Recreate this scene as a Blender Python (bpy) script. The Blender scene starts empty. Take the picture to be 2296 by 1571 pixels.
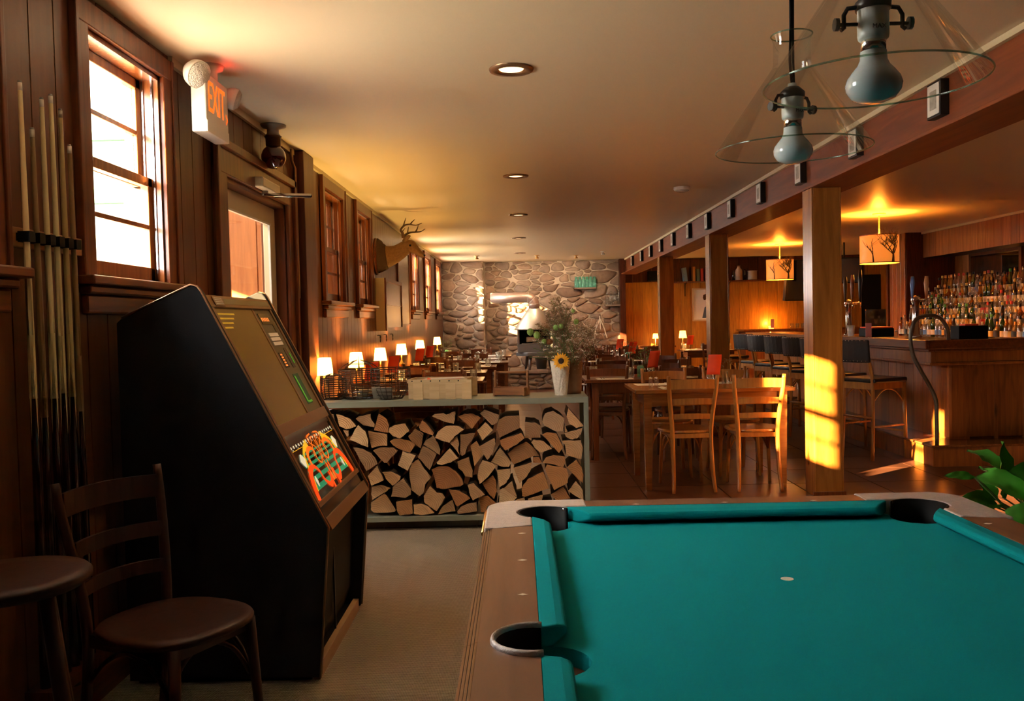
import bpy, bmesh, math, random
from mathutils import Vector, Matrix
from math import pi, sin, cos, radians

scene = bpy.context.scene
COL = scene.collection
RND = random.Random(11)

# ------------------------------------------------------------------ camera
F, CXV, CYV, ROLL, EYE = 1982.9, 15.83, 66.33, .0228, 1.31
vY = Vector((CXV, CYV, -F)).normalized()
vZ = Vector((-ROLL, 1, 0)); vZ = (vZ - vY * vZ.dot(vY)).normalized()
vX = vY.cross(vZ)
M = Matrix((vX, vY, vZ)).to_4x4()          # rows: camera-frame axes of world X, Y, Z
cam_d = bpy.data.cameras.new('camera')
cam_d.sensor_width = 36.0
cam_d.lens = F * 36.0 / 2296.0
cam_d.clip_start = .02
cam = bpy.data.objects.new('camera', cam_d)
COL.objects.link(cam)
cam.matrix_world = Matrix.Translation((0, 0, EYE)) @ M
scene.camera = cam

def at(px, py, Y):
    """real point at depth Y that the photograph shows at a pixel"""
    c = Vector((px - 1148, 785.5 - py, -F))
    d = Vector((vX.dot(c), vY.dot(c), vZ.dot(c)))
    return Vector((d.x / d.y * Y, Y, EYE + d.z / d.y * Y))

# ------------------------------------------------------------------ world, sun, exposure
scene.view_settings.view_transform = 'Standard'
scene.view_settings.look = 'None'
scene.view_settings.gamma = 1.0
scene.view_settings.use_curve_mapping = False
scene.view_settings.exposure = 0.35
world = bpy.data.worlds.new('sky'); scene.world = world
world.use_nodes = True
wn = world.node_tree
bg = wn.nodes['Background']
bg.inputs['Color'].default_value = (1.0, .98, .94, 1)
bg.inputs['Strength'].default_value = 32.0
sun_d = bpy.data.lights.new('low_sun', 'SUN')
sun_d.energy = 120.0; sun_d.angle = radians(.7); sun_d.color = (1.0, .66, .30)
sun = bpy.data.objects.new('low_sun', sun_d); COL.objects.link(sun)
sun.rotation_euler = Vector((1, .80, -.36)).to_track_quat('-Z', 'Y').to_euler()

# ------------------------------------------------------------------ materials
def newmat(name):
    m = bpy.data.materials.new(name); m.use_nodes = True
    nt = m.node_tree
    return m, nt, nt.nodes, nt.links, nt.nodes['Principled BSDF']

def setp(b, **k):
    for n, v in k.items():
        n = n.replace('_', ' ')
        if n in b.inputs: b.inputs[n].default_value = v

def plain(name, col, rough=.5, metal=0, spec=.5, coat=0, emit=None, es=0, vary=0.0, bump=0, bscale=60, noise=0):
    m, nt, N, L, b = newmat(name)
    b.inputs['Base Color'].default_value = (*col, 1)
    setp(b, Roughness=rough, Metallic=metal)
    b.inputs['Specular IOR Level'].default_value = spec
    b.inputs['Coat Weight'].default_value = coat
    b.inputs['Coat Roughness'].default_value = .12
    if emit:
        b.inputs['Emission Color'].default_value = (*emit, 1); b.inputs['Emission Strength'].default_value = es
    tc = N.new('ShaderNodeTexCoord')
    if vary or noise:
        hsv = N.new('ShaderNodeHueSaturation'); hsv.inputs['Color'].default_value = (*col, 1)
        oi = N.new('ShaderNodeObjectInfo'); mr = N.new('ShaderNodeMapRange')
        mr.inputs['To Min'].default_value = 1 - vary; mr.inputs['To Max'].default_value = 1 + vary
        L.new(oi.outputs['Random'], mr.inputs['Value'])
        if noise:
            nz = N.new('ShaderNodeTexNoise'); nz.inputs['Scale'].default_value = bscale * .3
            L.new(tc.outputs['Object'], nz.inputs['Vector'])
            m2 = N.new('ShaderNodeMapRange'); m2.inputs['To Min'].default_value = 1 - noise; m2.inputs['To Max'].default_value = 1 + noise
            L.new(nz.outputs['Fac'], m2.inputs['Value'])
            mu = N.new('ShaderNodeMath'); mu.operation = 'MULTIPLY'
            L.new(mr.outputs['Result'], mu.inputs[0]); L.new(m2.outputs['Result'], mu.inputs[1])
            L.new(mu.outputs[0], hsv.inputs['Value'])
        else: L.new(mr.outputs['Result'], hsv.inputs['Value'])
        L.new(hsv.outputs['Color'], b.inputs['Base Color'])
    if bump:
        nz = N.new('ShaderNodeTexNoise'); nz.inputs['Scale'].default_value = bscale
        nz.inputs['Detail'].default_value = 4
        L.new(tc.outputs['Object'], nz.inputs['Vector'])
        bp = N.new('ShaderNodeBump'); bp.inputs['Strength'].default_value = bump; bp.inputs['Distance'].default_value = .01
        L.new(nz.outputs['Fac'], bp.inputs['Height']); L.new(bp.outputs['Normal'], b.inputs['Normal'])
    return m

def wood(name, dark, light, axis='z', rough=.35, scale=9.0, stretch=14.0, vary=.18, coat=.25, knots=0.0, bump=.12):
    m, nt, N, L, b = newmat(name)
    tc = N.new('ShaderNodeTexCoord'); mp = N.new('ShaderNodeMapping')
    s = [stretch, stretch, stretch]; s['xyz'.index(axis)] = 1.0
    mp.inputs['Scale'].default_value = s
    oi = N.new('ShaderNodeObjectInfo')
    ad = N.new('ShaderNodeVectorMath'); ad.operation = 'ADD'
    ml = N.new('ShaderNodeMath'); ml.operation = 'MULTIPLY'; ml.inputs[1].default_value = 37.0
    L.new(oi.outputs['Random'], ml.inputs[0])
    L.new(tc.outputs['Object'], mp.inputs['Vector'])
    L.new(mp.outputs['Vector'], ad.inputs[0]); L.new(ml.outputs[0], ad.inputs[1])
    nz = N.new('ShaderNodeTexNoise'); nz.inputs['Scale'].default_value = scale * .35
    nz.inputs['Detail'].default_value = 5; nz.inputs['Distortion'].default_value = .6
    L.new(ad.outputs[0], nz.inputs['Vector'])
    cr = N.new('ShaderNodeValToRGB')
    cr.color_ramp.elements[0].position = .3; cr.color_ramp.elements[0].color = (*dark, 1)
    cr.color_ramp.elements[1].position = .72; cr.color_ramp.elements[1].color = (*light, 1)
    L.new(nz.outputs['Fac'], cr.inputs['Fac'])
    hsv = N.new('ShaderNodeHueSaturation')
    mr = N.new('ShaderNodeMapRange'); mr.inputs['To Min'].default_value = 1 - vary; mr.inputs['To Max'].default_value = 1 + vary
    L.new(oi.outputs['Random'], mr.inputs['Value']); L.new(mr.outputs['Result'], hsv.inputs['Value'])
    out = cr.outputs['Color']
    if knots:
        vo = N.new('ShaderNodeTexVoronoi'); vo.inputs['Scale'].default_value = 1.6
        mp2 = N.new('ShaderNodeMapping'); s2 = [2.2, 2.2, 2.2]; s2['xyz'.index(axis)] = 1.0
        mp2.inputs['Scale'].default_value = s2
        L.new(tc.outputs['Object'], mp2.inputs['Vector'])
        a2 = N.new('ShaderNodeVectorMath'); a2.operation = 'ADD'
        L.new(mp2.outputs['Vector'], a2.inputs[0]); L.new(ml.outputs[0], a2.inputs[1])
        L.new(a2.outputs[0], vo.inputs['Vector'])
        kr = N.new('ShaderNodeValToRGB'); kr.color_ramp.elements[0].position = .04; kr.color_ramp.elements[0].color = (1, 1, 1, 1)
        kr.color_ramp.elements[1].position = .13; kr.color_ramp.elements[1].color = (0, 0, 0, 1)
        L.new(vo.outputs['Distance'], kr.inputs['Fac'])
        kf = N.new('ShaderNodeMath'); kf.operation = 'MULTIPLY'; kf.inputs[1].default_value = knots
        L.new(kr.outputs['Color'], kf.inputs[0])
        mx = N.new('ShaderNodeMixRGB'); mx.inputs['Color2'].default_value = (dark[0] * .3, dark[1] * .25, dark[2] * .2, 1)
        L.new(kf.outputs[0], mx.inputs['Fac']); L.new(out, mx.inputs['Color1']); out = mx.outputs['Color']
    L.new(out, hsv.inputs['Color']); L.new(hsv.outputs['Color'], b.inputs['Base Color'])
    setp(b, Roughness=rough)
    b.inputs['Coat Weight'].default_value = coat; b.inputs['Coat Roughness'].default_value = .15
    if bump:
        bp = N.new('ShaderNodeBump'); bp.inputs['Strength'].default_value = bump; bp.inputs['Distance'].default_value = .004
        L.new(nz.outputs['Fac'], bp.inputs['Height']); L.new(bp.outputs['Normal'], b.inputs['Normal'])
    return m

def thinglass(name, tint=(.95, .97, .96), refl=.10, rough=.02, body=0.0):
    m, nt, N, L, b = newmat(name)
    N.remove(b)
    o = N['Material Output']
    t = N.new('ShaderNodeBsdfTransparent'); t.inputs['Color'].default_value = (*tint, 1)
    g = N.new('ShaderNodeBsdfGlossy'); g.inputs['Roughness'].default_value = rough
    lw = N.new('ShaderNodeLayerWeight'); lw.inputs['Blend'].default_value = .25
    mx = N.new('ShaderNodeMixShader'); mr = N.new('ShaderNodeMapRange')
    mr.inputs['To Min'].default_value = refl * .3; mr.inputs['To Max'].default_value = min(.75, refl * 2.5)
    L.new(lw.outputs['Fresnel'], mr.inputs['Value']); L.new(mr.outputs['Result'], mx.inputs['Fac']); L.new(t.outputs[0], mx.inputs[1]); L.new(g.outputs[0], mx.inputs[2])
    out = mx.outputs[0]
    if body:
        d = N.new('ShaderNodeBsdfTranslucent'); d.inputs['Color'].default_value = (*tint, 1)
        d2 = N.new('ShaderNodeBsdfDiffuse'); d2.inputs['Color'].default_value = (*tint, 1)
        m1 = N.new('ShaderNodeMixShader'); L.new(d.outputs[0], m1.inputs[1]); L.new(d2.outputs[0], m1.inputs[2])
        m2 = N.new('ShaderNodeMixShader'); m2.inputs['Fac'].default_value = body; L.new(out, m2.inputs[1]); L.new(m1.outputs[0], m2.inputs[2]); out = m2.outputs[0]
    L.new(out, o.inputs['Surface'])
    return m

def glow(name, col, s):
    m, nt, N, L, b = newmat(name)
    b.inputs['Base Color'].default_value = (*col, 1)
    b.inputs['Emission Color'].default_value = (*col, 1); b.inputs['Emission Strength'].default_value = s
    return m

MT = {}
MT['panel'] = wood('varnished_panelling', (.095, .029, .010), (.15, .05, .017), 'z', .36, 7, 10, .12, .15, 0, .04)
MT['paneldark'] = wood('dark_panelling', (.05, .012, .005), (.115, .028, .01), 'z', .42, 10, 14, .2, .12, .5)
MT['panelgold'] = wood('pine_panelling', (.32, .12, .012), (.54, .23, .026), 'z', .4, 9, 14, .12, .2, .3)
MT['trim'] = wood('red_brown_trim', (.085, .020, .005), (.19, .048, .011), 'z', .33, 9, 14, .1, .15)
MT['trimy'] = wood('red_brown_trim_long', (.085, .020, .005), (.19, .048, .011), 'y', .3, 9, 14, .1, .2)
MT['sash'] = wood('amber_sash', (.20, .06, .014), (.34, .105, .024), 'z', .25, 9, 14, .1, .4)
MT['beam'] = wood('beam_wood', (.15, .034, .008), (.25, .06, .013), 'y', .5, 6, 10, .1, .03)
MT['post'] = wood('knotty_post', (.26, .085, .014), (.46, .165, .028), 'z', .25, 6, 9, .1, .5, .8)
MT['bar'] = wood('bar_wood', (.20, .054, .009), (.40, .125, .022), 'z', .4, 8, 12, .22, .12, .9)
MT['bartop'] = wood('bar_top_wood', (.14, .045, .012), (.25, .09, .025), 'y', .2, 8, 12, .05, .5)
MT['oak'] = wood('orange_chair_wood', (.32, .115, .018), (.52, .21, .036), 'z', .28, 10, 12, .15, .4)
MT['oakdark'] = wood('brown_chair_wood', (.10, .028, .008), (.18, .055, .015), 'z', .28, 10, 12, .2, .4)
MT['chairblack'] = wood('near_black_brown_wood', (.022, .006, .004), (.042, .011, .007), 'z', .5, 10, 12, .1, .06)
MT['table'] = wood('table_top_wood', (.24, .085, .016), (.40, .155, .032), 'x', .25, 9, 12, .15, .4)
MT['tabledark'] = wood('dark_table_wood', (.08, .026, .01), (.15, .05, .018), 'x', .2, 9, 12, .15, .5)
MT['maple'] = wood('pale_cue_wood', (.66, .54, .27), (.80, .68, .38), 'z', .3, 8, 14, .12, .3)
MT['cuebutt'] = plain('dark_cue_butt', (.03, .008, .006), .25, coat=.5)
MT['walnut'] = wood('laminate_rail', (.13, .052, .025), (.22, .095, .048), 'y', .35, 6, 10, .06, .1)
MT['crate'] = wood('pale_veneer', (.46, .33, .17), (.62, .48, .28), 'x', .6, 8, 12, .1, 0)
MT['trug'] = wood('trug_wood', (.20, .075, .022), (.36, .15, .045), 'x', .45, 8, 12, .1, .1)
MT['ceil'] = plain('cream_ceiling', (.80, .68, .50), .38, spec=.35, bump=.02, bscale=3, noise=.03)
MT['white'] = plain('white_plastic', (.75, .73, .68), .35)
MT['cream'] = plain('cream_paint', (.62, .52, .34), .4)
MT['black'] = plain('black_vinyl', (.004, .004, .0045), .6, spec=.25, bump=.15, bscale=400)
MT['blackmetal'] = plain('black_metal', (.02, .018, .017), .35, metal=.6)
MT['chrome'] = plain('polished_steel', (.75, .74, .72), .16, metal=1)
MT['brass'] = plain('brass_trim', (.62, .36, .12), .3, metal=1)
MT['bronze'] = plain('brown_metal', (.28, .17, .10), .35, metal=.8)
MT['grey'] = plain('grey_metal', (.30, .29, .27), .4, metal=.4)
MT['rack'] = plain('sage_painted_steel', (.20, .225, .185), .38, noise=.06)
MT['felt'] = plain('teal_felt', (.002, .25, .27), .95, spec=.08, bump=.25, bscale=900, noise=.05)
MT['rubber'] = plain('black_pocket_rubber', (.003, .003, .003), .6, spec=.15)
MT['casting'] = plain('worn_grey_casting', (.50, .44, .41), .45, metal=.4, bump=.3, bscale=260, noise=.2)
MT['mortar'] = plain('pale_mortar', (.42, .33, .245), .9, bump=.5, bscale=40, noise=.15)
MT['red'] = plain('red_card', (.9, .08, .015), .6)
MT['pink'] = plain('pink_card', (.75, .28, .25), .6)
MT['paper'] = plain('white_paper', (.72, .68, .62), .7)
MT['glass'] = thinglass('clear_glass', (.97, .985, .975), .11)
MT['tumbler'] = thinglass('drinking_glass', (.93, .94, .93), .22, body=.05)
MT['pane'] = thinglass('window_glass', (.98, .99, .985), .03)
MT['aqua'] = thinglass('aqua_glass', (.45, .9, .8), .25, body=.22)
MT['bulb'] = plain('frosted_bulb', (.42, .47, .46), .15, coat=.5)
MT['leather'] = plain('black_leather', (.012, .012, .012), .3, coat=.3, bump=.2, bscale=30)
MT['globe'] = plain('dark_red_glass', (.05, .004, .004), .05, coat=1)
MT['wire'] = plain('rusty_wire', (.06, .04, .03), .4, metal=.6)
MT['stove'] = plain('stove_steel', (.16, .15, .145), .38, metal=.6, noise=.1)
MT['hood'] = plain('warm_steel_hood', (.52, .46, .38), .42, metal=.7, noise=.08)
MT['clay'] = plain('rough_plaster', (.66, .60, .50), .7, bump=1.0, bscale=70, noise=.2)
MT['bucket'] = plain('brown_bucket', (.22, .12, .06), .6, noise=.3, bscale=90)
MT['leaf'] = plain('glossy_leaf', (.07, .30, .03), .4, vary=.25, noise=.3, bscale=30)
MT['sprig'] = plain('olive_sprig', (.24, .16, .07), .8, vary=.2)
MT['stem'] = plain('green_stem', (.10, .16, .04), .6)
MT['pod'] = plain('green_pod', (.22, .36, .08), .8, bump=.8, bscale=200)
MT['petal'] = plain('yellow_petal', (.85, .42, .01), .5)
MT['darkcentre'] = plain('dark_flower_centre', (.025, .012, .006), .9)
MT['blossom'] = plain('cream_blossom', (.85, .8, .68), .7)
MT['fur'] = plain('tan_fur', (.30, .16, .06), .9, bump=.6, bscale=160, noise=.35)
MT['furdark'] = plain('dark_fur', (.07, .035, .016), .9, bump=.6, bscale=160)
MT['antler'] = plain('antler', (.14, .085, .045), .55, noise=.2)
MT['blackgloss'] = plain('glossy_black', (.006, .006, .006), .06, coat=.6)
MT['stoneware'] = plain('stoneware', (.42, .33, .24), .35, noise=.15)
MT['green'] = plain('green_paint', (.012, .085, .05), .6)
MT['outwood'] = wood('porch_boards', (.34, .10, .02), (.50, .17, .04), 'z', .6, 8, 12, .1, 0)
MT['outgrey'] = plain('grey_porch_screen', (.16, .17, .17), .8, noise=.5, bscale=12)
MT['gravel'] = plain('pale_gravel', (.72, .70, .64), .9, noise=.2, bscale=10)
MT['mirror'] = plain('mirror', (.7, .7, .7), .03, metal=1)

def stone_mat():
    m, nt, N, L, b = newmat('field_stone')
    oi = N.new('ShaderNodeObjectInfo'); cr = N.new('ShaderNodeValToRGB')
    e = cr.color_ramp.elements
    e[0].position = 0; e[0].color = (.14, .085, .055, 1); e[1].position = 1; e[1].color = (.30, .19, .12, 1)
    for p, c in ((.25, (.20, .125, .08)), (.5, (.24, .17, .12)), (.75, (.16, .11, .08))):
        k = e.new(p); k.color = (*c, 1)
    L.new(oi.outputs['Random'], cr.inputs['Fac'])
    tc = N.new('ShaderNodeTexCoord'); nz = N.new('ShaderNodeTexNoise'); nz.inputs['Scale'].default_value = 14
    nz.inputs['Detail'].default_value = 6
    L.new(tc.outputs['Object'], nz.inputs['Vector'])
    mr = N.new('ShaderNodeMapRange'); mr.inputs['To Min'].default_value = .6; mr.inputs['To Max'].default_value = 1.4
    L.new(nz.outputs['Fac'], mr.inputs['Value'])
    hsv = N.new('ShaderNodeHueSaturation'); L.new(cr.outputs['Color'], hsv.inputs['Color']); L.new(mr.outputs['Result'], hsv.inputs['Value'])
    L.new(hsv.outputs['Color'], b.inputs['Base Color']); setp(b, Roughness=.75)
    bp = N.new('ShaderNodeBump'); bp.inputs['Strength'].default_value = .6; bp.inputs['Distance'].default_value = .02
    L.new(nz.outputs['Fac'], bp.inputs['Height']); L.new(bp.outputs['Normal'], b.inputs['Normal'])
    return m
MT['stone'] = stone_mat()

def carpet_mat():
    m, nt, N, L, b = newmat('ribbed_carpet')
    tc = N.new('ShaderNodeTexCoord')
    w = N.new('ShaderNodeTexWave'); w.bands_direction = 'Y'; w.inputs['Scale'].default_value = 32
    w.inputs['Distortion'].default_value = 1.2; w.inputs['Detail'].default_value = 3; w.inputs['Detail Scale'].default_value = 3
    w2 = N.new('ShaderNodeTexWave'); w2.bands_direction = 'X'; w2.inputs['Scale'].default_value = 55; w2.inputs['Distortion'].default_value = 1
    L.new(tc.outputs['Object'], w.inputs['Vector']); L.new(tc.outputs['Object'], w2.inputs['Vector'])
    mu = N.new('ShaderNodeMath'); mu.operation = 'MULTIPLY_ADD'; mu.inputs[1].default_value = .5
    L.new(w2.outputs['Fac'], mu.inputs[0]); L.new(w.outputs['Fac'], mu.inputs[2])
    cr = N.new('ShaderNodeValToRGB'); cr.color_ramp.elements[0].color = (.20, .155, .10, 1); cr.color_ramp.elements[1].color = (.74, .62, .46, 1)
    L.new(mu.outputs[0], cr.inputs['Fac']); L.new(cr.outputs['Color'], b.inputs['Base Color'])
    bp = N.new('ShaderNodeBump'); bp.inputs['Strength'].default_value = 1; bp.inputs['Distance'].default_value = .012
    L.new(mu.outputs[0], bp.inputs['Height']); L.new(bp.outputs['Normal'], b.inputs['Normal'])
    setp(b, Roughness=.95); b.inputs['Specular IOR Level'].default_value = .1
    return m
MT['carpet'] = carpet_mat()
MT['tile'] = plain('dark_clay_tile', (.075, .027, .014), .3, vary=.12, noise=.25, bscale=14, bump=.05)
MT['grout'] = plain('pale_grout', (.22, .14, .09), .8)

def log_mats():
    m, nt, N, L, b = newmat('split_log_end')
    tc = N.new('ShaderNodeTexCoord'); oi = N.new('ShaderNodeObjectInfo')
    mp = N.new('ShaderNodeMapping'); mp.inputs['Location'].default_value = (.05, 0, .06); mp.inputs['Scale'].default_value = (1, 0.0, 1)
    L.new(tc.outputs['Object'], mp.inputs['Vector'])
    w = N.new('ShaderNodeTexWave'); w.wave_type = 'RINGS'; w.rings_direction = 'SPHERICAL'
    w.inputs['Scale'].default_value = 26; w.inputs['Distortion'].default_value = 2.5; w.inputs['Detail'].default_value = 3; w.inputs['Detail Scale'].default_value = 2
    L.new(mp.outputs['Vector'], w.inputs['Vector'])
    nz = N.new('ShaderNodeTexNoise'); nz.inputs['Scale'].default_value = 9; L.new(tc.outputs['Object'], nz.inputs['Vector'])
    cr = N.new('ShaderNodeValToRGB'); e = cr.color_ramp.elements
    e[0].color = (.38, .17, .07, 1); e[1].color = (.66, .47, .28, 1)
    for p, c in ((.2, (.50, .24, .09)), (.35, (.30, .17, .09)), (.55, (.48, .31, .18)), (.8, (.56, .33, .16))):
        k = e.new(p); k.color = (*c, 1)
    L.new(oi.outputs['Random'], cr.inputs['Fac'])
    m1 = N.new('ShaderNodeMapRange'); m1.inputs['To Min'].default_value = .86; m1.inputs['To Max'].default_value = 1.06
    L.new(w.outputs['Fac'], m1.inputs['Value'])
    m2 = N.new('ShaderNodeMapRange'); m2.inputs['To Min'].default_value = .75; m2.inputs['To Max'].default_value = 1.25
    L.new(nz.outputs['Fac'], m2.inputs['Value'])
    mu = N.new('ShaderNodeMath'); mu.operation = 'MULTIPLY'; L.new(m1.outputs['Result'], mu.inputs[0]); L.new(m2.outputs['Result'], mu.inputs[1])
    hsv = N.new('ShaderNodeHueSaturation'); L.new(cr.outputs['Color'], hsv.inputs['Color']); L.new(mu.outputs[0], hsv.inputs['Value'])
    L.new(hsv.outputs['Color'], b.inputs['Base Color']); setp(b, Roughness=.8)
    bp = N.new('ShaderNodeBump'); bp.inputs['Strength'].default_value = .3; bp.inputs['Distance'].default_value = .006
    L.new(w.outputs['Fac'], bp.inputs['Height']); L.new(bp.outputs['Normal'], b.inputs['Normal'])
    bark = plain('log_bark', (.035, .02, .012), .9, bump=1, bscale=50, noise=.4)
    return m, bark
MT['logend'], MT['bark'] = log_mats()

for _n in ('beam', 'panel', 'chairblack', 'paneldark', 'trim'):
    MT[_n].node_tree.nodes['Principled BSDF'].inputs['Specular IOR Level'].default_value = .28

# ------------------------------------------------------------------ mesh helpers
class MB:
    def __init__(self): self.v = []; self.f = []; self.s = []; self.mi = []
    def add(self, vs, fs, smooth=False, mi=0):
        b = len(self.v); self.v += [tuple(x) for x in vs]
        for f in fs: self.f.append(tuple(b + i for i in f)); self.s.append(smooth); self.mi.append(mi)
        return self
    def box(self, x0, x1, y0, y1, z0, z1, mat=None, mi=0):
        vs = [Vector(p) for p in ((x0, y0, z0), (x1, y0, z0), (x1, y1, z0), (x0, y1, z0), (x0, y0, z1), (x1, y0, z1), (x1, y1, z1), (x0, y1, z1))]
        if mat is not None: vs = [mat @ p for p in vs]
        return self.add(vs, [(0, 3, 2, 1), (4, 5, 6, 7), (0, 1, 5, 4), (1, 2, 6, 5), (2, 3, 7, 6), (3, 0, 4, 7)], mi=mi)
    def prism(self, poly, a, b, axis='z', mi=0, cap_mi=None, smooth=False):
        """poly: 2-D points in the plane normal to axis (xy / xz / yz), from a to b along it"""
        n = len(poly)
        def P(p, t):
            return {'z': (p[0], p[1], t), 'y': (p[0], t, p[1]), 'x': (t, p[0], p[1])}[axis]
        vs = [P(p, a) for p in poly] + [P(p, b) for p in poly]
        cm = mi if cap_mi is None else cap_mi
        self.add(vs, [tuple(range(n))[::-1], tuple(range(n, 2 * n))], False, cm)
        base = len(self.v) - 2 * n
        for i in range(n):
            j = (i + 1) % n
            self.f.append((base + i, base + j, base + n + j, base + n + i)); self.s.append(smooth); self.mi.append(mi)
        return self
    def tube(self, pts, r, n=8, closed=False, caps=True, sy=1.0, mi=0, up=None):
        pts = [Vector(p) for p in pts]; m = len(pts)
        rs = r if isinstance(r, (list, tuple)) else [r] * m
        up = Vector(up) if up else None
        vs = []; prev = None
        for i, p in enumerate(pts):
            if closed: t = pts[(i + 1) % m] - pts[i - 1]
            else: t = pts[min(i + 1, m - 1)] - pts[max(i - 1, 0)]
            if t.length < 1e-9: t = Vector((0, 0, 1))
            t.normalize()
            if prev is None:
                a = up if up else (Vector((0, 0, 1)) if abs(t.z) < .9 else Vector((1, 0, 0)))
            else: a = prev
            a = a - t * a.dot(t)
            if a.length < 1e-6: a = Vector((1, 0, 0)) - t * t.x
            a.normalize(); prev = a; b = t.cross(a)
            for k in range(n):
                an = 2 * pi * k / n
                vs.append(p + a * (cos(an) * rs[i]) + b * (sin(an) * rs[i] * sy))
        fs = []
        for i in range(m if closed else m - 1):
            for k in range(n):
                a0 = i * n + k; a1 = i * n + (k + 1) % n; b0 = ((i + 1) % m) * n + k; b1 = ((i + 1) % m) * n + (k + 1) % n
                fs.append((a0, a1, b1, b0))
        self.add(vs, fs, True, mi)
        if caps and not closed:
            b = len(self.v) - len(vs)
            self.f.append(tuple(b + k for k in range(n))[::-1]); self.s.append(False); self.mi.append(mi)
            self.f.append(tuple(b + (m - 1) * n + k for k in range(n))); self.s.append(False); self.mi.append(mi)
        return self
    def lathe(self, prof, c=(0, 0, 0), n=20, mi=0, smooth=True, caps=True, sx=1, sy=1):
        vs = []
        for r, z in prof:
            for k in range(n):
                a = 2 * pi * k / n
                vs.append((c[0] + r * cos(a) * sx, c[1] + r * sin(a) * sy, c[2] + z))
        fs = [(i * n + k, i * n + (k + 1) % n, (i + 1) * n + (k + 1) % n, (i + 1) * n + k) for i in range(len(prof) - 1) for k in range(n)]
        self.add(vs, fs, smooth, mi)
        b = len(self.v) - len(vs)
        if caps:
            if prof[0][0] > 1e-5: self.f.append(tuple(b + k for k in range(n))[::-1]); self.s.append(False); self.mi.append(mi)
            if prof[-1][0] > 1e-5: self.f.append(tuple(b + (len(prof) - 1) * n + k for k in range(n))); self.s.append(False); self.mi.append(mi)
        return self
    def ball(self, c, r, n=10, sx=1, sy=1, sz=1, mi=0):
        m = max(4, n // 2)
        prof = [(max(1e-5, sin(pi * i / m)) * r, -cos(pi * i / m) * r * sz) for i in range(m + 1)]
        return self.lathe(prof, c, n, mi, True, False, sx, sy)
    def mesh(self, name, mats):
        me = bpy.data.meshes.new(name)
        me.from_pydata([tuple(v) for v in self.v], [], self.f)
        if not isinstance(mats, (list, tuple)): mats = [mats]
        for m in mats: me.materials.append(MT[m] if isinstance(m, str) else m)
        me.polygons.foreach_set('use_smooth', self.s)
        me.polygons.foreach_set('material_index', self.mi)
        me.update()
        return me
    def build(self, name, mats, parent=None, bevel=0, **tags):
        o = bpy.data.objects.new(name, self.mesh(name, mats)); COL.objects.link(o)
        if parent is not None:
            o.parent = parent; KIDS.setdefault(parent.name, []).append(o)
        if bevel:
            md = o.modifiers.new('soft_edge', 'BEVEL'); md.width = bevel; md.segments = 2; md.limit_method = 'ANGLE'; md.angle_limit = radians(40)
        for k, v in tags.items(): o[k] = v
        return o

def solid(o, t, off=0):
    md = o.modifiers.new('thickness', 'SOLIDIFY'); md.thickness = t; md.offset = off
    return o

def thing(name, label, cat, loc=(0, 0, 0), rz=0, group=None):
    o = bpy.data.objects.new(name, None); COL.objects.link(o)
    o.location = loc; o.rotation_euler = (0, 0, rz); o.empty_display_size = .1
    o['label'] = label; o['category'] = cat
    if group: o['group'] = group
    return o

def tag(o, label, cat, group=None):
    o['label'] = label; o['category'] = cat
    if group: o['group'] = group
    return o

def struct(o): o['kind'] = 'structure'; return o

KIDS = {}
def copy_tree(o, parent=None, loc=None, rz=None, label=None, group=None):
    c = o.copy(); COL.objects.link(c)
    if parent is not None: c.parent = parent
    if loc is not None: c.location = loc
    if rz is not None: c.rotation_euler = (0, 0, rz)
    if label: c['label'] = label
    if group: c['group'] = group
    for ch in KIDS.get(o.name, []): copy_tree(ch, c)
    return c

def bez(p0, p1, p2, p3, n=8):
    out = []
    for i in range(n + 1):
        t = i / n; u = 1 - t
        out.append(Vector(p0) * u**3 + Vector(p1) * 3 * u * u * t + Vector(p2) * 3 * u * t * t + Vector(p3) * t**3)
    return out
def crv(pts, k=4):
    """smooth curve through points (Catmull-Rom)"""
    P = [Vector(p) for p in pts]; P = [P[0]] + P + [P[-1]]; out = []
    for i in range(1, len(P) - 2):
        for j in range(k):
            t = j / k; a, b, c, d = P[i - 1], P[i], P[i + 1], P[i + 2]
            out.append(.5 * ((2 * b) + (-a + c) * t + (2 * a - 5 * b + 4 * c - d) * t * t + (-a + 3 * b - 3 * c + d) * t**3))
    out.append(P[-2]); return out
def light(name, kind, loc, e, col, size=.05, rot=None, **k):
    d = bpy.data.lights.new(name, kind); d.energy = e; d.color = col
    if kind == 'AREA': d.size = size
    else: d.shadow_soft_size = size
    for a, v in k.items(): setattr(d, a, v)
    o = bpy.data.objects.new(name, d); COL.objects.link(o); o.location = loc
    if rot: o.rotation_euler = rot
    return o
ORD = ['first', 'second', 'third', 'fourth', 'fifth', 'sixth', 'seventh', 'eighth', 'ninth', 'tenth', 'eleventh', 'twelfth', 'thirteenth',
       'fourteenth', 'fifteenth', 'sixteenth', 'seventeenth', 'eighteenth', 'nineteenth', 'twentieth'] + ['%dth' % i if i % 10 not in (1, 2, 3) else '%d%s' % (i, ['st', 'nd', 'rd'][i % 10 - 1]) for i in range(21, 120)]
# ================================================================== THE ROOM
XL, ZC, YB, XR, XBE = -1.535, 2.52, 18.2, 6.2, 2.18
Y0 = -2.6                                    # wall behind the camera
# windows on the left wall: outer edges of the casing (y0, y1)
WINS = [(1.76, 2.63), (3.09, 3.94), (6.94, 7.85), (8.37, 9.24), (12.6, 13.5), (14.4, 15.4), (16.28, 17.3)]
CZ0, CZ1 = 1.50, 2.49
DOOR = (4.60, 5.92, 2.17)

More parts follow.
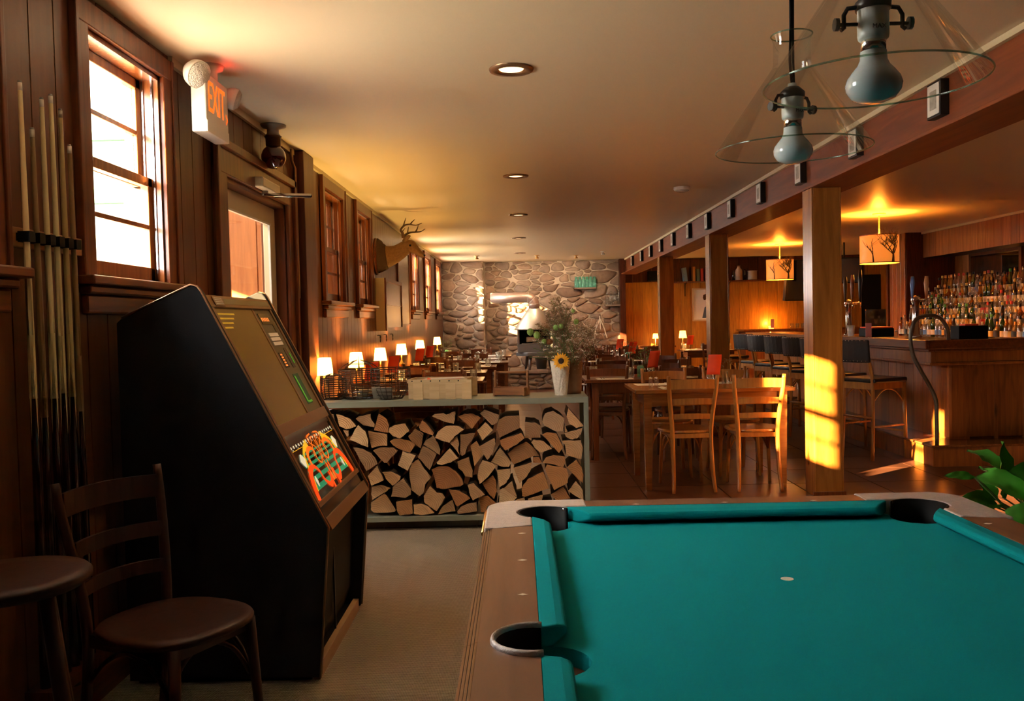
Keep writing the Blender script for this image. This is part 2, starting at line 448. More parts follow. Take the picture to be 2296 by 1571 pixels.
# floor: slab, carpet by the games corner, clay tiles beyond
fl = struct(MB().box(XL, 8.2, Y0, 18.8, -.12, -.012).build('floor', 'grout'))
MB().box(XL, 3.2, Y0, 5.62, -.012, 0).build('carpet', 'carpet', fl)
tile_me = MB().box(.004, .596, .004, .596, -.012, .001).mesh('tile', 'tile')
ntile = 0
for j in range(-14, 22):
    y = 5.65 + j * .6
    if y + .6 < Y0 + .05: continue
    for i in range(16):
        x = -1.5 + i * .6
        if y < 5.6 and x < 3.2: continue
        if y > 12 and x > 3: continue
        if x > 6.0 and y < 14: continue
        t = bpy.data.objects.new('tile', tile_me); COL.objects.link(t); t.location = (x + (0.1 if x >= 3.2 and y < 5.6 else 0), y, 0); t.parent = fl; ntile += 1
struct(MB().box(XL - .3, 8.2, Y0 - .2, 18.8, ZC, ZC + .12).build('ceiling', 'ceil'))

# left wall: backing with openings, upright planks
def openings():
    o = [(a + .085, b - .085, CZ0, CZ1 - .09) for a, b in WINS]
    o.append((DOOR[0] + .05, DOOR[1] - .05, 0, DOOR[2] - .06)); return sorted(o)
OP = openings()
wb = MB(); y = Y0
for a, b, z0, z1 in OP:
    wb.box(XL - .16, XL - .015, y, a, 0, ZC)
    if z0 > 0: wb.box(XL - .16, XL - .015, a, b, 0, z0)
    wb.box(XL - .16, XL - .015, a, b, z1, ZC); y = b
wb.box(XL - .16, XL - .015, y, 18.6, 0, ZC)
wl = struct(wb.build('wall_left', 'panel'))
far_planks = MB(); y = Y0; k = 0
while y < 17.75:
    w = .155 if y < 4.6 else .17
    segs = [(0.0, ZC)]
    for a, b, z0, z1 in OP:
        if y + w > a and y < b: segs = [(z1, ZC)] + ([(0, z0)] if z0 > 0 else [])
    pieces = []
    for s0, s1 in segs:
        ya, yb = y, y + w
        pieces.append((ya, yb, s0, s1))
        for a, b, z0, z1 in OP:                       # the part of a plank beside an opening
            if ya < a < yb: pieces.append((ya, a, z0, z1))
            if ya < b < yb: pieces.append((b, yb, z0, z1))
    for ya, yb, s0, s1 in pieces:
        if yb - ya < .012 or s1 - s0 < .01: continue
        if y < 9.5 and y > 1.2: MB().box(XL - .015, XL, ya + .0035, yb - .0035, s0, s1).build('plank', 'panel', wl)
        else: far_planks.box(XL - .015, XL, ya + .002, yb - .002, s0, s1)
    y += w
pk = far_planks.build('planking', 'panel', wl); pk['kind'] = 'stuff'

# windows
def window(n, y0, y1, glaze=True):
    w = MB()
    a, b = y0 + .085, y1 - .085
    root = bpy.data.objects.new('window_%d' % n, None); COL.objects.link(root); struct(root)
    root.location = (XL, (y0 + y1) / 2, CZ0); root.empty_display_size = .1
    ox, oy, oz = XL, (y0 + y1) / 2, CZ0
    def bx(m, x0, x1, ya, yb, z0, z1): m.box(x0 - ox, x1 - ox, ya - oy, yb - oy, z0 - oz, z1 - oz)
    c = MB()
    bx(c, XL, XL + .022, y0, a + .006, CZ0, CZ1); bx(c, XL, XL + .022, b - .006, y1, CZ0, CZ1); bx(c, XL, XL + .024, y0 - .01, y1 + .01, CZ1 - .09, CZ1)
    bx(c, XL, XL + .03, y0 - .012, y0 + .012, CZ0, CZ1); bx(c, XL, XL + .03, y1 - .012, y1 + .012, CZ0, CZ1)
    c.build('casing', 'trim', root, bevel=.004)
    j = MB()
    bx(j, XL - .15, XL, a, a + .02, CZ0, CZ1 - .09); bx(j, XL - .15, XL, b - .02, b, CZ0, CZ1 - .09); bx(j, XL - .15, XL, a, b, CZ1 - .11, CZ1 - .09)
    j.build('jamb', 'sash', root)
    tk = MB(); bx(tk, XL - .125, XL - .075, b - .026, b - .0195, (CZ0 + CZ1) / 2 - .06, CZ1 - .11); bx(tk, XL - .07, XL - .062, b - .028, b - .0195, CZ0, CZ1 - .11); bx(tk, XL - .03, XL - .022, b - .028, b - .0195, CZ0, CZ1 - .11); tk.build('sash_track', 'chrome', root)
    s = MB()
    bx(s, XL - .15, XL + .075, y0 - .04, y1 + .04, CZ0 - .028, CZ0 + .004)
    s.build('window_sill', 'trimy', root, bevel=.006)
    ap = MB(); bx(ap, XL, XL + .045, y0 - .015, y1 + .015, CZ0 - .06, CZ0 - .028); bx(ap, XL, XL + .026, y0, y1, CZ0 - .13, CZ0 - .06)
    ap.build('apron', 'trimy', root, bevel=.008)
    ym0, ym1 = a + .02, b - .02
    zm = (CZ0 + CZ1 - .11) / 2
    for nm, z0, z1, xc in (('lower_sash', CZ0 + .004, zm + .02, XL - .055), ('upper_sash', zm - .02, CZ1 - .11, XL - .095)):
        f = MB(); st = .042
        bx(f, xc - .017, xc + .017, ym0, ym0 + st, z0, z1); bx(f, xc - .017, xc + .017, ym1 - st, ym1, z0, z1)
        rb = .07 if nm == 'lower_sash' else .04
        bx(f, xc - .017, xc + .017, ym0, ym1, z0, z0 + rb); bx(f, xc - .017, xc + .017, ym0, ym1, z1 - .04, z1)
        mz = (z0 + rb + z1 - .04) / 2
        bx(f, xc - .014, xc + .014, ym0 + st, ym1 - st, mz - .010, mz + .010)
        so = f.build(nm, 'sash', root, bevel=.003)
        for pz0, pz1 in ((z0 + rb, mz - .01), (mz + .01, z1 - .04)):
            p = MB(); bx(p, xc - .002, xc + .002, ym0 + st, ym1 - st, pz0, pz1); p.build('pane', 'pane', so)
    return root
for i, (a, b) in enumerate(WINS): window(i + 1, a, b)

# glazed side door with its casing
dr = struct(thing('door_1', 'x', 'x', (XL, DOOR[0], 0)));
del dr['label']; del dr['category']
def db(m, x0, x1, ya, yb, z0, z1): m.box(x0 - XL, x1 - XL, ya - DOOR[0], yb - DOOR[0], z0, z1)
c = MB(); d0, d1, dz = DOOR
db(c, XL, XL + .025, d0 - .13, d0 + .05, 0, dz + .10); db(c, XL, XL + .025, d1 - .05, d1 + .1, 0, dz + .10); db(c, XL, XL + .027, d0 - .13, d1 + .1, dz - .06, dz + .11)
db(c, XL + .02, XL + .045, d0 - .15, d0 - .1, 0, dz + .12); db(c, XL + .02, XL + .045, d1 + .06, d1 + .11, 0, dz + .12); db(c, XL + .02, XL + .045, d0 - .15, d1 + .11, dz + .07, dz + .12)
c.build('casing', 'trim', dr, bevel=.006)
c = MB(); db(c, XL - .15, XL, d0 + .05, d0 + .075, 0, dz - .06); db(c, XL - .15, XL, d1 - .075, d1 - .05, 0, dz - .06); db(c, XL - .15, XL, d0 + .05, d1 - .05, dz - .085, dz - .06)
c.build('jamb', 'trim', dr)
c = MB(); xa, xb = XL - .10, XL - .06
db(c, xa, xb, d0 + .08, d0 + .21, .01, dz - .09); db(c, xa, xb, d1 - .22, d1 - .08, .01, dz - .09); db(c, xa, xb, d0 + .2, d1 - .2, dz - .2, dz - .09); db(c, xa, xb, d0 + .2, d1 - .2, .01, .32)
c.build('leaf_frame', 'cream', dr, bevel=.004)
c = MB()
db(c, xb - .005, xb + .008, d1 - .232, d1 - .215, .32, dz - .2); db(c, xb - .005, xb + .008, d0 + .2, d1 - .2, dz - .21, dz - .198)
c.build('glazing_bead', 'white', dr)
c = MB(); db(c, XL - .083, XL - .078, d0 + .2, d1 - .2, .32, dz - .2); c.build('pane', 'pane', dr)
c = MB(); c.ball((xb - XL + .05, d1 - d0 - .15, 1.0), .03, 12); c.tube([(xb - XL, d1 - d0 - .15, 1.0), (xb - XL + .04, d1 - d0 - .15, 1.0)], .012)
c.build('door_handle', 'brass', dr)

# porch outside the door and the two dim windows, ground beyond
po = MB().box(-4.2, XL - .16, 4.3, 4.36, 0, 2.7).box(-4.2, XL - .16, 12.0, 12.06, 0, 2.7).build('porch_wall_end', 'outgrey'); struct(po)
struct(MB().box(-4.2, XL - .16, 4.3, 12.06, 2.62, 2.7).build('porch_roof', 'outgrey'))
pw = struct(MB().box(-4.2, -4.1, 4.36, 12.0, 0, 1.1).build('porch_wall_outer', 'outgrey'))
for k in range(26): MB().box(-4.18, -4.12, 4.37 + k * .293, 4.655 + k * .293, 1.1, 2.0).build('board', 'outgrey', pw)
pb = struct(MB().box(-4.1, XL - .16, 6.46, 6.5, 0, 2.62).build('porch_partition', 'outwood'))
for k in range(12): MB().box(-4.09 + k * .2, -3.90 + k * .2, 6.445, 6.46, 0, 2.62).build('board', 'outwood', pb)
struct(MB().box(-30, XL - .16, -20, 40, -.3, -.15).build('ground_outside', 'gravel'))
MB().box(-4.2, -4.1, 4.36, 12.0, 2.33, 2.62).build('board', 'outgrey', pw)  # upper strip added to block sun, leaving a slit for sky light
vl = thing('porch_fill_lamp', 'small unseen fill lamp added in the porch outside the glazed side door', 'lamp', (-2.1, 5.15, 2.62)); MB().lathe([(.08, 0), (.08, -.03), (.05, -.06), (.0005, -.07)], n=16, caps=False).build('fill_lamp_dome', 'white', vl)  # unseen lamp added to brighten the boards behind the door glass
light('porch_fill_light', 'POINT', (-2.1, 5.15, 2.48), 45, (1, .85, .7), .05)
# awning frame hung outside the near window
aw = thing('green_porch_screen', 'dark green painted frame outside the near left window', 'frame', (-1.86, 4.26, 1.92))
a_ = MB().box(-.9, .14, -.02, .02, .0, .09).box(.02, .10, -.02, .02, -1.4, .0).box(-.02, .005, -.02, .02, -1.2, .0).box(-.9, .14, -.022, .018, .30, .34).box(-.9, -.82, -.02, .02, -1.4, .4)
a_.build('frame', 'green', aw)

# pilaster between the door and the far windows, with a pipe beside it
struct(MB().box(XL, XL + .075, 6.12, 6.42, 0, ZC - .002).build('pilaster', 'paneldark', bevel=.004))
tag(MB().tube([(XL + .03, 5.98, ZC - .02), (XL + .03, 5.98, ZC - .1), (XL + .03, 6.06, ZC - .14), (XL + .03, 6.06, 1.5)], .011).build('conduit_pipe', 'bronze'),
    'thin brown conduit pipe running down the wall beside the pilaster', 'pipe')
# cornice rods
tr = MB()
tr.box(XL, XL + .022, Y0, 3.0, ZC - .035, ZC); tr.box(XL, XL + .02, 3.96, 6.1, ZC - .04, ZC); tr.box(XL, XL + .02, 6.44, YB - .4, ZC - .03, ZC)
struct(tr.build('trim_1', 'cream'))
struct(MB().box(XBE - .025, XBE, Y0, YB - .02, ZC - .03, ZC).build('trim_2', 'cream'))
struct(MB().box(XR - .025, XR, Y0, 14.2, ZC - .03, ZC).build('trim_3', 'cream'))

# ceiling beam and the square posts
bm_ = MB().box(XBE, XBE + .03, Y0, YB - .02, 2.227, ZC).box(XBE + .03, XBE + .2, Y0, YB - .02, 2.227, ZC).box(XBE + .2, XBE + .225, Y0, YB - .02, 2.227, ZC)
struct(bm_.build('ceiling_beam', 'beam', bevel=.004))
struct(MB().box(XBE - .09, XBE + .235, Y0, YB - .02, 2.207, 2.226).build('trim_4', 'beam', bevel=.004))
for i, (py, m_) in enumerate(((6.33, 'post'), (9.72, 'post'), (13.15, 'post'))):
    p = thing('wooden_post', ['thick knotty wooden post standing nearest the pool table', 'dark square wooden post, second one from the pool table', 'dark square wooden post, farthest of the three under the beam'][i], 'post', (2.095, py, 0), group='posts under the beam')
    MB().box(0.012, .198, 0, .02, 0, 2.206).build('board', m_, p, bevel=.003)
    MB().box(0, .012, 0.0, .2, 0, 2.206).build('board', m_, p, bevel=.002)
    MB().box(.198, .21, 0, .2, 0, 2.206).build('board', m_, p, bevel=.002)
    MB().box(.012, .198, .18, .2, 0, 2.206).build('board', m_, p, bevel=.002)
    MB().box(-.012, .222, -.012, .0, 0, .035).build('foot_trim', 'trim', p)

# back wall: mortar + field stones (left), pine planks (right)
def clip(poly, a, b, c):
    out = []
    for i in range(len(poly)):
        p, q = poly[i], poly[(i + 1) % len(poly)]
        dp, dq = a * p[0] + b * p[1] - c, a * q[0] + b * q[1] - c
        if dp <= 0: out.append(p)
        if dp * dq < 0:
            t = dp / (dp - dq); out.append((p[0] + t * (q[0] - p[0]), p[1] + t * (q[1] - p[1])))
    return out
def stones(parent, x0, x1, z0, z1, n, yf, seed, zs=1.55, inset=.0105, face=-1):
    R = random.Random(seed)
    pts = []
    tries = 0
    while len(pts) < n and tries < 20000:
        tries += 1
        p = (R.uniform(x0, x1), R.uniform(z0, z1) * zs, R.choice([.5, .7, .9, 1, 1.4, 2.0]))
        dmin = math.sqrt((x1 - x0) * (z1 - z0) * zs / n) * .62
        if all(math.hypot(p[0] - q[0], p[1] - q[1]) > dmin * (p[2] + q[2]) / 2 for q in pts): pts.append(p)
    for i, p in enumerate(pts):
        poly = [(x0, z0 * zs), (x1, z0 * zs), (x1, z1 * zs), (x0, z1 * zs)]
        for j, q in enumerate(pts):
            if i == j: continue
            a, b = q[0] - p[0], q[1] - p[1]; d = math.hypot(a, b)
            if d > 1.2: continue
            a /= d; b /= d
            t = d * p[2] / (p[2] + q[2]) - inset
            poly = clip(poly, a, b, a * p[0] + b * p[1] + t)
            if len(poly) < 3: break
        if len(poly) < 3: continue
        poly = [(u, v / zs) for u, v in poly]
        for _ in range(2):                                            # round the corners
            poly = [pt for k in range(len(poly)) for pt in ((poly[k][0] * .78 + poly[(k + 1) % len(poly)][0] * .22, poly[k][1] * .78 + poly[(k + 1) % len(poly)][1] * .22),
                    (poly[k][0] * .22 + poly[(k + 1) % len(poly)][0] * .78, poly[k][1] * .22 + poly[(k + 1) % len(poly)][1] * .78))] if len(poly) < 20 else poly
        cx = sum(u for u, v in poly) / len(poly); cz = sum(v for u, v in poly) / len(poly)
        if max(abs(u - cx) for u, v in poly) < .02: continue
        dpt = R.uniform(.025, .06); m = MB(); k = len(poly)
        jit = [R.uniform(.94, 1.04) for _ in poly]
        ring = lambda s, y: [(((u - cx) * s * jt + cx), y, ((v - cz) * s * jt + cz)) for (u, v), jt in zip(poly, jit)]
        tx, tz = R.uniform(-.012, .012), R.uniform(-.012, .012)
        vs = ring(1, yf) + ring(.97, yf + face * dpt * .6) + ring(.8, yf + face * dpt * .95) + [(cx, yf + face * (dpt + tx), cz)]
        fs = [(r * k + a, r * k + (a + 1) % k, (r + 1) * k + (a + 1) % k, (r + 1) * k + a) for r in range(2) for a in range(k)]
        fs += [(2 * k + a, 2 * k + (a + 1) % k, 3 * k) for a in range(k)]
        m.add(vs, fs, True)
        m.build('stone', 'stone', parent)
wbk = struct(MB().box(XL, -.70, 17.8, 18.6, 0, ZC).box(-.70, 2.12, 18.2, 18.6, 0, ZC).build('wall_back_stone', 'mortar'))
stones(wbk, XL, -.70, 0, ZC, 70, 17.8, 3, zs=1.9)
stones(wbk, -.68, 2.11, 0, ZC, 225, 18.2, 5, zs=1.9)
struct(MB().box(2.06, 2.17, 17.95, 18.6, 0, ZC).build('trim_5', 'paneldark'))
wbp = struct(MB().box(2.17, 7.9, 18.42, 18.6, 0, ZC).build('wall_back_pine', 'panelgold'))
x = 2.17; k = 0
while x < 7.05:
    MB().box(x + .003, x + .197, 18.4, 18.42, 0, 2.045).build('plank', 'panelgold', wbp)
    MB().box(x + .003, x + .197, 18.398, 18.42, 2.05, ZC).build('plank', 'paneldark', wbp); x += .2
struct(MB().box(7.1, 7.5, 18.39, 18.42, 0, 2.1).build('dark_doorway', 'black'))  # darkness of the open doorway painted as a black slab
MB().box(7.5, 7.9, 18.4, 18.42, 0, ZC).build('plank', 'panelgold', wbp)
# right walls
wr = struct(MB().box(XR + .5, XR + .6, Y0, 14.3, 0, ZC).box(XR, XR + .5, Y0, 7.6, 0, ZC).build('wall_right', 'paneldark'))
struct(MB().box(7.8, 7.9, 14.2, 18.6, 0, ZC).build('wall_right_far', 'panelgold'))
bh = struct(MB().box(XR + .02, XR + .5, 7.6, 14.2, 2.14, ZC).build('bulkhead', 'paneldark'))
y = 7.6
while y < 13.9:
    MB().box(XR, XR + .02, y + .003, min(y + .2, 14.2) - .003, 2.13, ZC - .03).build('plank', 'bar', bh); y += .2
y = 7.6
while y < 14.2:
    MB().box(XR + .485, XR + .5, y + .003, y + .197, .9, 2.14).build('plank', 'bar', wr); y += .2
cl = struct(MB().box(5.95, 6.7, 13.62, 14.25, 0, ZC).build('column', 'paneldark'))
for k in range(4): MB().box(5.93, 5.95, 13.64 + k * .15, 13.78 + k * .15, .0, ZC).build('plank', 'bar', cl, bevel=.004)
struct(MB().box(5.9, 7.9, 14.2, 14.25, 0, ZC).build('partition', 'paneldark'))
struct(MB().box(XL - .16, XR + .6, Y0 - .1, Y0, 0, ZC).build('wall_front', 'panel'))
# wainscot rail at the left
struct(MB().box(XL, XL + .02, Y0, 4.4, 0, .12).box(XL, XL + .02, 6.5, 17.7, 0, .12).build('baseboard_left', 'trimy'))

# ceiling downlights
dl = thing('recessed_downlight', 'lit recessed ceiling downlight nearest the camera', 'ceiling light', (-.01, 4.29, ZC), group='ceiling downlights in a row')
MB().lathe([(.060, -.001), (.064, -.006), (.074, -.012), (.105, -.010), (.108, -.001)], n=28, caps=False).build('trim_ring', 'bronze', dl)
MT['lampglow'] = glow('lit_downlight', (1, .68, .34), 2.2)
MB().lathe([(.0005, -.0035), (.058, -.0035), (.060, -.001)], n=24, caps=False).build('lens', 'lampglow', dl)
DL = [(-.01, 4.29), (-.0, 7.42), (.02, 10.13), (.02, 12.94), (.04, 15.8), (3.02, 5.36), (3.9, 17.2)]
for i, (x, y) in enumerate(DL):
    if i: copy_tree(dl, None, (x, y, ZC), None, ['', 'lit recessed downlight, second in the ceiling row', 'lit recessed downlight, third in the ceiling row', 'lit recessed downlight, fourth in the ceiling row',
        'lit recessed downlight, last of the row before the fireplace', 'lit recessed downlight right of the beam, above the near bar', 'small lit recessed downlight by the far pine wall'][i])
    light('downlight_lamp', 'SPOT', (x, y, ZC - .02), 55, (1, .62, .3), .05, (0, 0, 0), spot_size=radians(110), spot_blend=.6)
sd = thing('smoke_detector', 'white smoke detector on the ceiling left of the beam', 'smoke detector', (1.545, 8.3, ZC))
MB().lathe([(.075, 0), (.078, -.02), (.06, -.038), (.0005, -.042)], n=24, caps=False).build('housing', 'white', sd)
MB().lathe([(.064, -.03), (.066, -.034), (.05, -.041)], n=24, caps=False).build('vent_ring', 'grey', sd)
for i, (x, y, l) in enumerate(((1.53, 15.9, 'small white ceiling detector left of the beam near the fireplace wall'), (1.1, 16.7, 'small brass ceiling spotlight before the right half of the fireplace'), (.36, 16.5, 'small brass ceiling spotlight above the wood stove'), (-.75, 16.3, 'small brass ceiling spotlight above the left stone pier'))):
    s_ = MB().lathe([(.05, 0), (.05, -.006), (.016, -.01), (.013, -.03), (.030, -.035), (.034, -.06), (.028, -.06), (.0005, -.05)], (0, 0, 0), 14, caps=False).build('ceiling_spotlight' if i else 'ceiling_detector', 'white' if i == 0 else 'brass')
    s_.location = (x, y, ZC); tag(s_, l, 'spotlight' if i else 'detector')
    if i:
        ln = light('fireplace_spot', 'SPOT', (x, y, ZC - .08), 70, (1, .70, .44), .04, None, spot_size=radians(95), spot_blend=.8)
        ln.rotation_euler = Vector((.0, 1.9, -1.0)).to_track_quat('-Z', 'Y').to_euler()

# framed cards along the beam
fr = thing('beam_frame', 'x', 'picture frame', (XBE, 0  , 2.385), group='small framed cards on the beam')
MB().box(-.045, 0, -.075, .075, -.09, .09).build('frame', 'blackmetal', fr, bevel=.003)
MB().box(-.0475, -.045, -.062, .062, -.078, .078).build('mat_board', 'paper', fr)
MB().box(-.0485, -.0475, -.035, .035, -.05, .045).build('card', plain('beige_card', (.35, .30, .24), .6, noise=.5, bscale=120), fr)
ys = [4.56, 5.66, 6.76, 7.86, 8.96, 10.06, 11.16, 12.3, 13.35, 14.4, 15.45, 16.7]
for i, y in enumerate(ys):
    lb = 'small black framed card on the beam, %s from the camera' % ORD[i] if i < 11 else 'small black framed card on the beam, last before the stone wall'
    if i == 0: fr.location = (XBE, y, 2.385); fr['label'] = lb
    else: copy_tree(fr, None, (XBE, y, 2.385), None, lb)
# ================================================================== POOL TABLE
PT = thing('pool_table', 'coin-operated pool table with bright teal cloth and brown laminate rails', 'pool table', (.596, 1.505, 0))
px0, py0 = .596, 1.505
def T(p): return (p[0] - px0, p[1] - py0)
ZT, ZB = .76, .722
HX, HY = .521, .995          # half distance between cushion noses
OX, OY = .699, 1.178         # outer half sizes
LX, LY = .573, 1.085         # outer edge of the cloth on the rails
def arc(cx, cy, r, a0, a1, n=10): return [(cx + r * cos(radians(a0 + (a1 - a0) * i / n)), cy + r * sin(radians(a0 + (a1 - a0) * i / n))) for i in range(n + 1)]
PC = (.533, 1.015, .076)     # corner pocket centre and radius (in the +,+ quarter)
SC = (.585, .0, .066)
SH_ = (.556, .0, .072)     # the hole in the bed at the side pocket        # side pocket
# playing bed with pocket notches
bed = []
for sx, sy in ((1, 1), (-1, 1), (-1, -1), (1, -1)):
    c = [(.60, PC[1] - .1), (PC[0] + .062, PC[1] - .1)] + [(x, y) for x, y in arc(PC[0], PC[1], PC[2], -60, -210, 12)] + [(PC[0] - .1, 1.10)]
    c = c[1:]
    side = [(.60, -.072)] + arc(SH_[0], 0, SH_[2], -90, -270, 10) + [(.60, .072)]
    if (sx, sy) == (1, 1): bed += side + [(x, y) for x, y in c]
    elif (sx, sy) == (-1, 1): bed += [(-x, y) for x, y in c[::-1]]
    elif (sx, sy) == (-1, -1): bed += [(-x, -y) for x, y in side] + [(-x, -y) for x, y in c]
    else: bed += [(x, -y) for x, y in c[::-1]]
MB().prism(bed, .69, ZB).build('cloth_bed', 'felt', PT)
# cushions
def cushion(p_out0, p_out1, nose0, nose1, nm):
    """outer line end points and nose line end points (x, y)"""
    prof = [(0, ZT), (.62, ZT + .001), (.93, ZT - .003), (1.0, ZT - .010), (.98, ZT - .020), (.45, ZB + .0006), (0, ZB + .0006)]
    vs = []
    for a, b in ((p_out0, nose0), (p_out1, nose1)):
        for t, z in prof: vs.append((a[0] + (b[0] - a[0]) * t, a[1] + (b[1] - a[1]) * t, z))
    n = len(prof)
    fs = [(i, (i + 1) % n, n + (i + 1) % n, n + i) for i in range(n)] + [tuple(range(n))[::-1], tuple(range(n, 2 * n))]
    o = MB().add(vs, fs, False).build('cushion', 'felt', PT, bevel=.004)
for sx in (-1, 1):
    for sy in (-1, 1):
        cushion((sx * LX, sy * .972), (sx * LX, sy * .062), (sx * HX, sy * .900), (sx * HX, sy * .083), '')
for sy in (-1, 1):
    cushion((-.470, sy * LY), (.470, sy * LY), (-.405, sy * HY), (.405, sy * HY), '')
# laminate rails
for sx in (-1, 1):
    for sy in (-1, 1):
        poly = [(sx * .68, sy * .0), (sx * .68, sy * .83), (sx * LX, sy * .855), (sx * LX, sy * .073)] + [(sx * (SC[0] + x), sy * y) for x, y in arc(0, 0, .073, 80, 0, 6)]
        MB().prism(poly, .70, ZT).build('rail', 'walnut', PT)
        m = MB()
        for k in range(4): m.box(*(sorted((sx * (.68 + k * .0062), sx * (.68 + k * .0062 + .0054)))), *(sorted((0.0, sy * .83))), .70, ZT - .0015 - k * .0025)
        m.build('ribbed_trim', 'bronze', PT, bevel=.001)
    sy = sx
    MB().prism([(-.41, sy * LY), (.41, sy * LY), (.41, sy * 1.165), (-.41, sy * 1.165)], .70, ZT).build('rail', wood('laminate_rail_short', (.13, .052, .025), (.22, .095, .048), 'x', .3, 6, 10, .06, .1) if sx < 0 else MT['walnut'], PT)
    MB().box(-.41, .41, min(sy * 1.165, sy * 1.175), max(sy * 1.165, sy * 1.175), .70, ZT - .002).build('end_trim', 'bronze', PT, bevel=.002)
# corner castings, pocket liners, rings
for sx in (-1, 1):
    for sy in (-1, 1):
        poly = [(OX + .003, .83), (OX + .003, 1.09)] + arc(.61, 1.09, .092, 8, 82, 8) + [(.60, OY + .003), (.41, OY + .003), (.41, LY), (.475, LY)] + arc(PC[0], PC[1], PC[2] + .004, 110, -52, 14) + [(LX, .955), (LX, .855), (.66, .832)]
        poly = [(sx * x, sy * y) for x, y in poly]
        MB().prism(poly, .695, ZT + .0025, smooth=False).build('corner_casting', 'casting', PT, bevel=.006)
        m = MB()
        a = arc(.61, 1.09, .0945, 0, 90, 8)
        m.tube([(sx * x, sy * y, .745) for x, y in [(.704, .835)] + a + [(.42, 1.1845)]], .007, 6)
        m.build('corner_band', 'brass', PT)
        # liner: open cup, wall only on the outer side above the bed
        m = MB(); n = 18
        A = [radians(-58 + 206 * i / n) for i in range(n + 1)]
        v = [(sx * (PC[0] + PC[2] * cos(t)), sy * (PC[1] + PC[2] * sin(t)), z) for z in (ZT + .001, .60) for t in A]
        m.add(v, [(i, i + 1, n + 2 + i, n + 1 + i) for i in range(n)], True)
        o = m.build('pocket_liner', 'rubber', PT); solid(o, .005, 0)
        MB().lathe([(.001, .60), (.075, .60), (.075, .69)], (sx * PC[0], sy * PC[1], 0), 20, caps=False).build('pocket_cup', 'rubber', PT)
        MB().ball((sx * (PC[0] - .055), sy * (PC[1] + .052), ZT - .004), .005, 8).build('rivet', 'chrome', PT)
    m = MB(); n = 16
    A = [radians(-104 + 208 * i / n) for i in range(n + 1)]
    v = [(sx * (SC[0] + SC[2] * cos(t)), SC[2] * sin(t), z) for z in (ZT, .60) for t in A]
    m.add(v, [(i, i + 1, n + 2 + i, n + 1 + i) for i in range(n)], True)
    solid(m.build('pocket_liner', 'rubber', PT), .005, 0)
    MB().lathe([(.001, .60), (.082, .60), (.082, .69)], (sx * (SC[0] - .012), 0, 0), 20, caps=False).build('pocket_cup', 'rubber', PT)
    MB().tube([(sx * (SC[0] + .069 * cos(t)), .069 * sin(t), ZT + .001) for t in A], .0085, 8, sy=.6).build('pocket_ring', 'casting' if sx < 0 else 'rubber', PT)
MT['sight'] = plain('pearl_sight', (.75, .68, .55), .3)
MT['sight'].node_tree
def diamond(x, y, along):
    a, b = (.0065, .011)
    p = [(x - b, y), (x, y - a), (x + b, y), (x, y + a)]
    MB().prism(p, ZT - .001, ZT + .0006).build('diamond_sight', 'sight', PT)
for sx in (-1, 1):
    for sy in (-1, 1):
        for k in (1, 2, 3): diamond(sx * .601, sy * k * .2565, 0)
for sy in (-1, 1):
    for k in (-1, 0, 1): diamond(k * .2625, sy * 1.100, 1)
MB().lathe([(.014, ZB), (.014, ZB + .0008)], (-.012, .452, 0), 18).build('foot_spot', 'sight', PT)
MB().box(-.66, .66, -1.14, 1.14, .47, .69).box(-.60, .60, -1.08, 1.08, .40, .47).build('cabinet', 'walnut', PT, bevel=.006)
for sx in (-1, 1):
    for sy in (-1, 1):
        MB().add([(sx * .6 + dx * .07, sy * 1.0 + dy * .07, .40) for dx, dy in ((-1, -1), (1, -1), (1, 1), (-1, 1))] + [(sx * .6 + dx * .05, sy * 1.0 + dy * .05, 0.0) for dx, dy in ((-1, -1), (1, -1), (1, 1), (-1, 1))],
                 [(0, 1, 2, 3), (7, 6, 5, 4), (0, 4, 5, 1), (1, 5, 6, 2), (2, 6, 7, 3), (3, 7, 4, 0)]).build('leg', 'walnut', PT)

# ================================================================== GLASS CONE PENDANTS
def text(name, body, size, mat, parent, M4, extrude=.001, align='CENTER'):
    cu = bpy.data.curves.new(name, 'FONT'); cu.body = body; cu.size = size; cu.extrude = extrude; cu.align_x = align; cu.align_y = 'CENTER'
    cu.resolution_u = 3
    cu.materials.append(MT[mat] if isinstance(mat, str) else mat)
    o = bpy.data.objects.new(name, cu); COL.objects.link(o)
    me = bpy.data.meshes.new_from_object(o); bpy.data.objects.remove(o); o = bpy.data.objects.new(name, me); COL.objects.link(o)
    o.parent = parent; o.matrix_local = M4
    KIDS.setdefault(parent.name, []).append(o)
    return o
pa = thing('pendant_lamp', 'clear glass cone pendant lamp hanging nearest, cut by the top edge of the picture', 'pendant lamp', (.643, 1.60, 1.72), group='glass cone pendants over the pool table')
g = MB().lathe([(.19, 0), (.188, .004), (.048, .205), (.0455, .215), (.045, .27), (.050, .285)], n=56, caps=False).build('glass_shade', 'glass', pa)
MT['rimglass'] = thinglass('green_glass_edge', (.5, .66, .56), .25, body=.1)
MB().tube([(.19 * cos(2 * pi * k / 56), .19 * sin(2 * pi * k / 56), 0) for k in range(56)], .0018, 6, closed=True).build('shade_rim', 'rimglass', pa)
MB().tube([(.050 * cos(2 * pi * k / 28), .050 * sin(2 * pi * k / 28), .285) for k in range(28)], .002, 6, closed=True).build('neck_rim', 'rimglass', pa)
MB().lathe([(.0005, -.036), (.020, -.034), (.037, -.027), (.0465, -.014), (.0485, -.003), (.0455, .008), (.037, .020), (.028, .030), (.0235, .040), (.0225, .055)], n=28, caps=False).build('bulb', 'bulb', pa)
MB().lathe([(.0215, .055), (.0215, .072), (.020, .078)], n=20).build('bulb_base', 'chrome', pa)
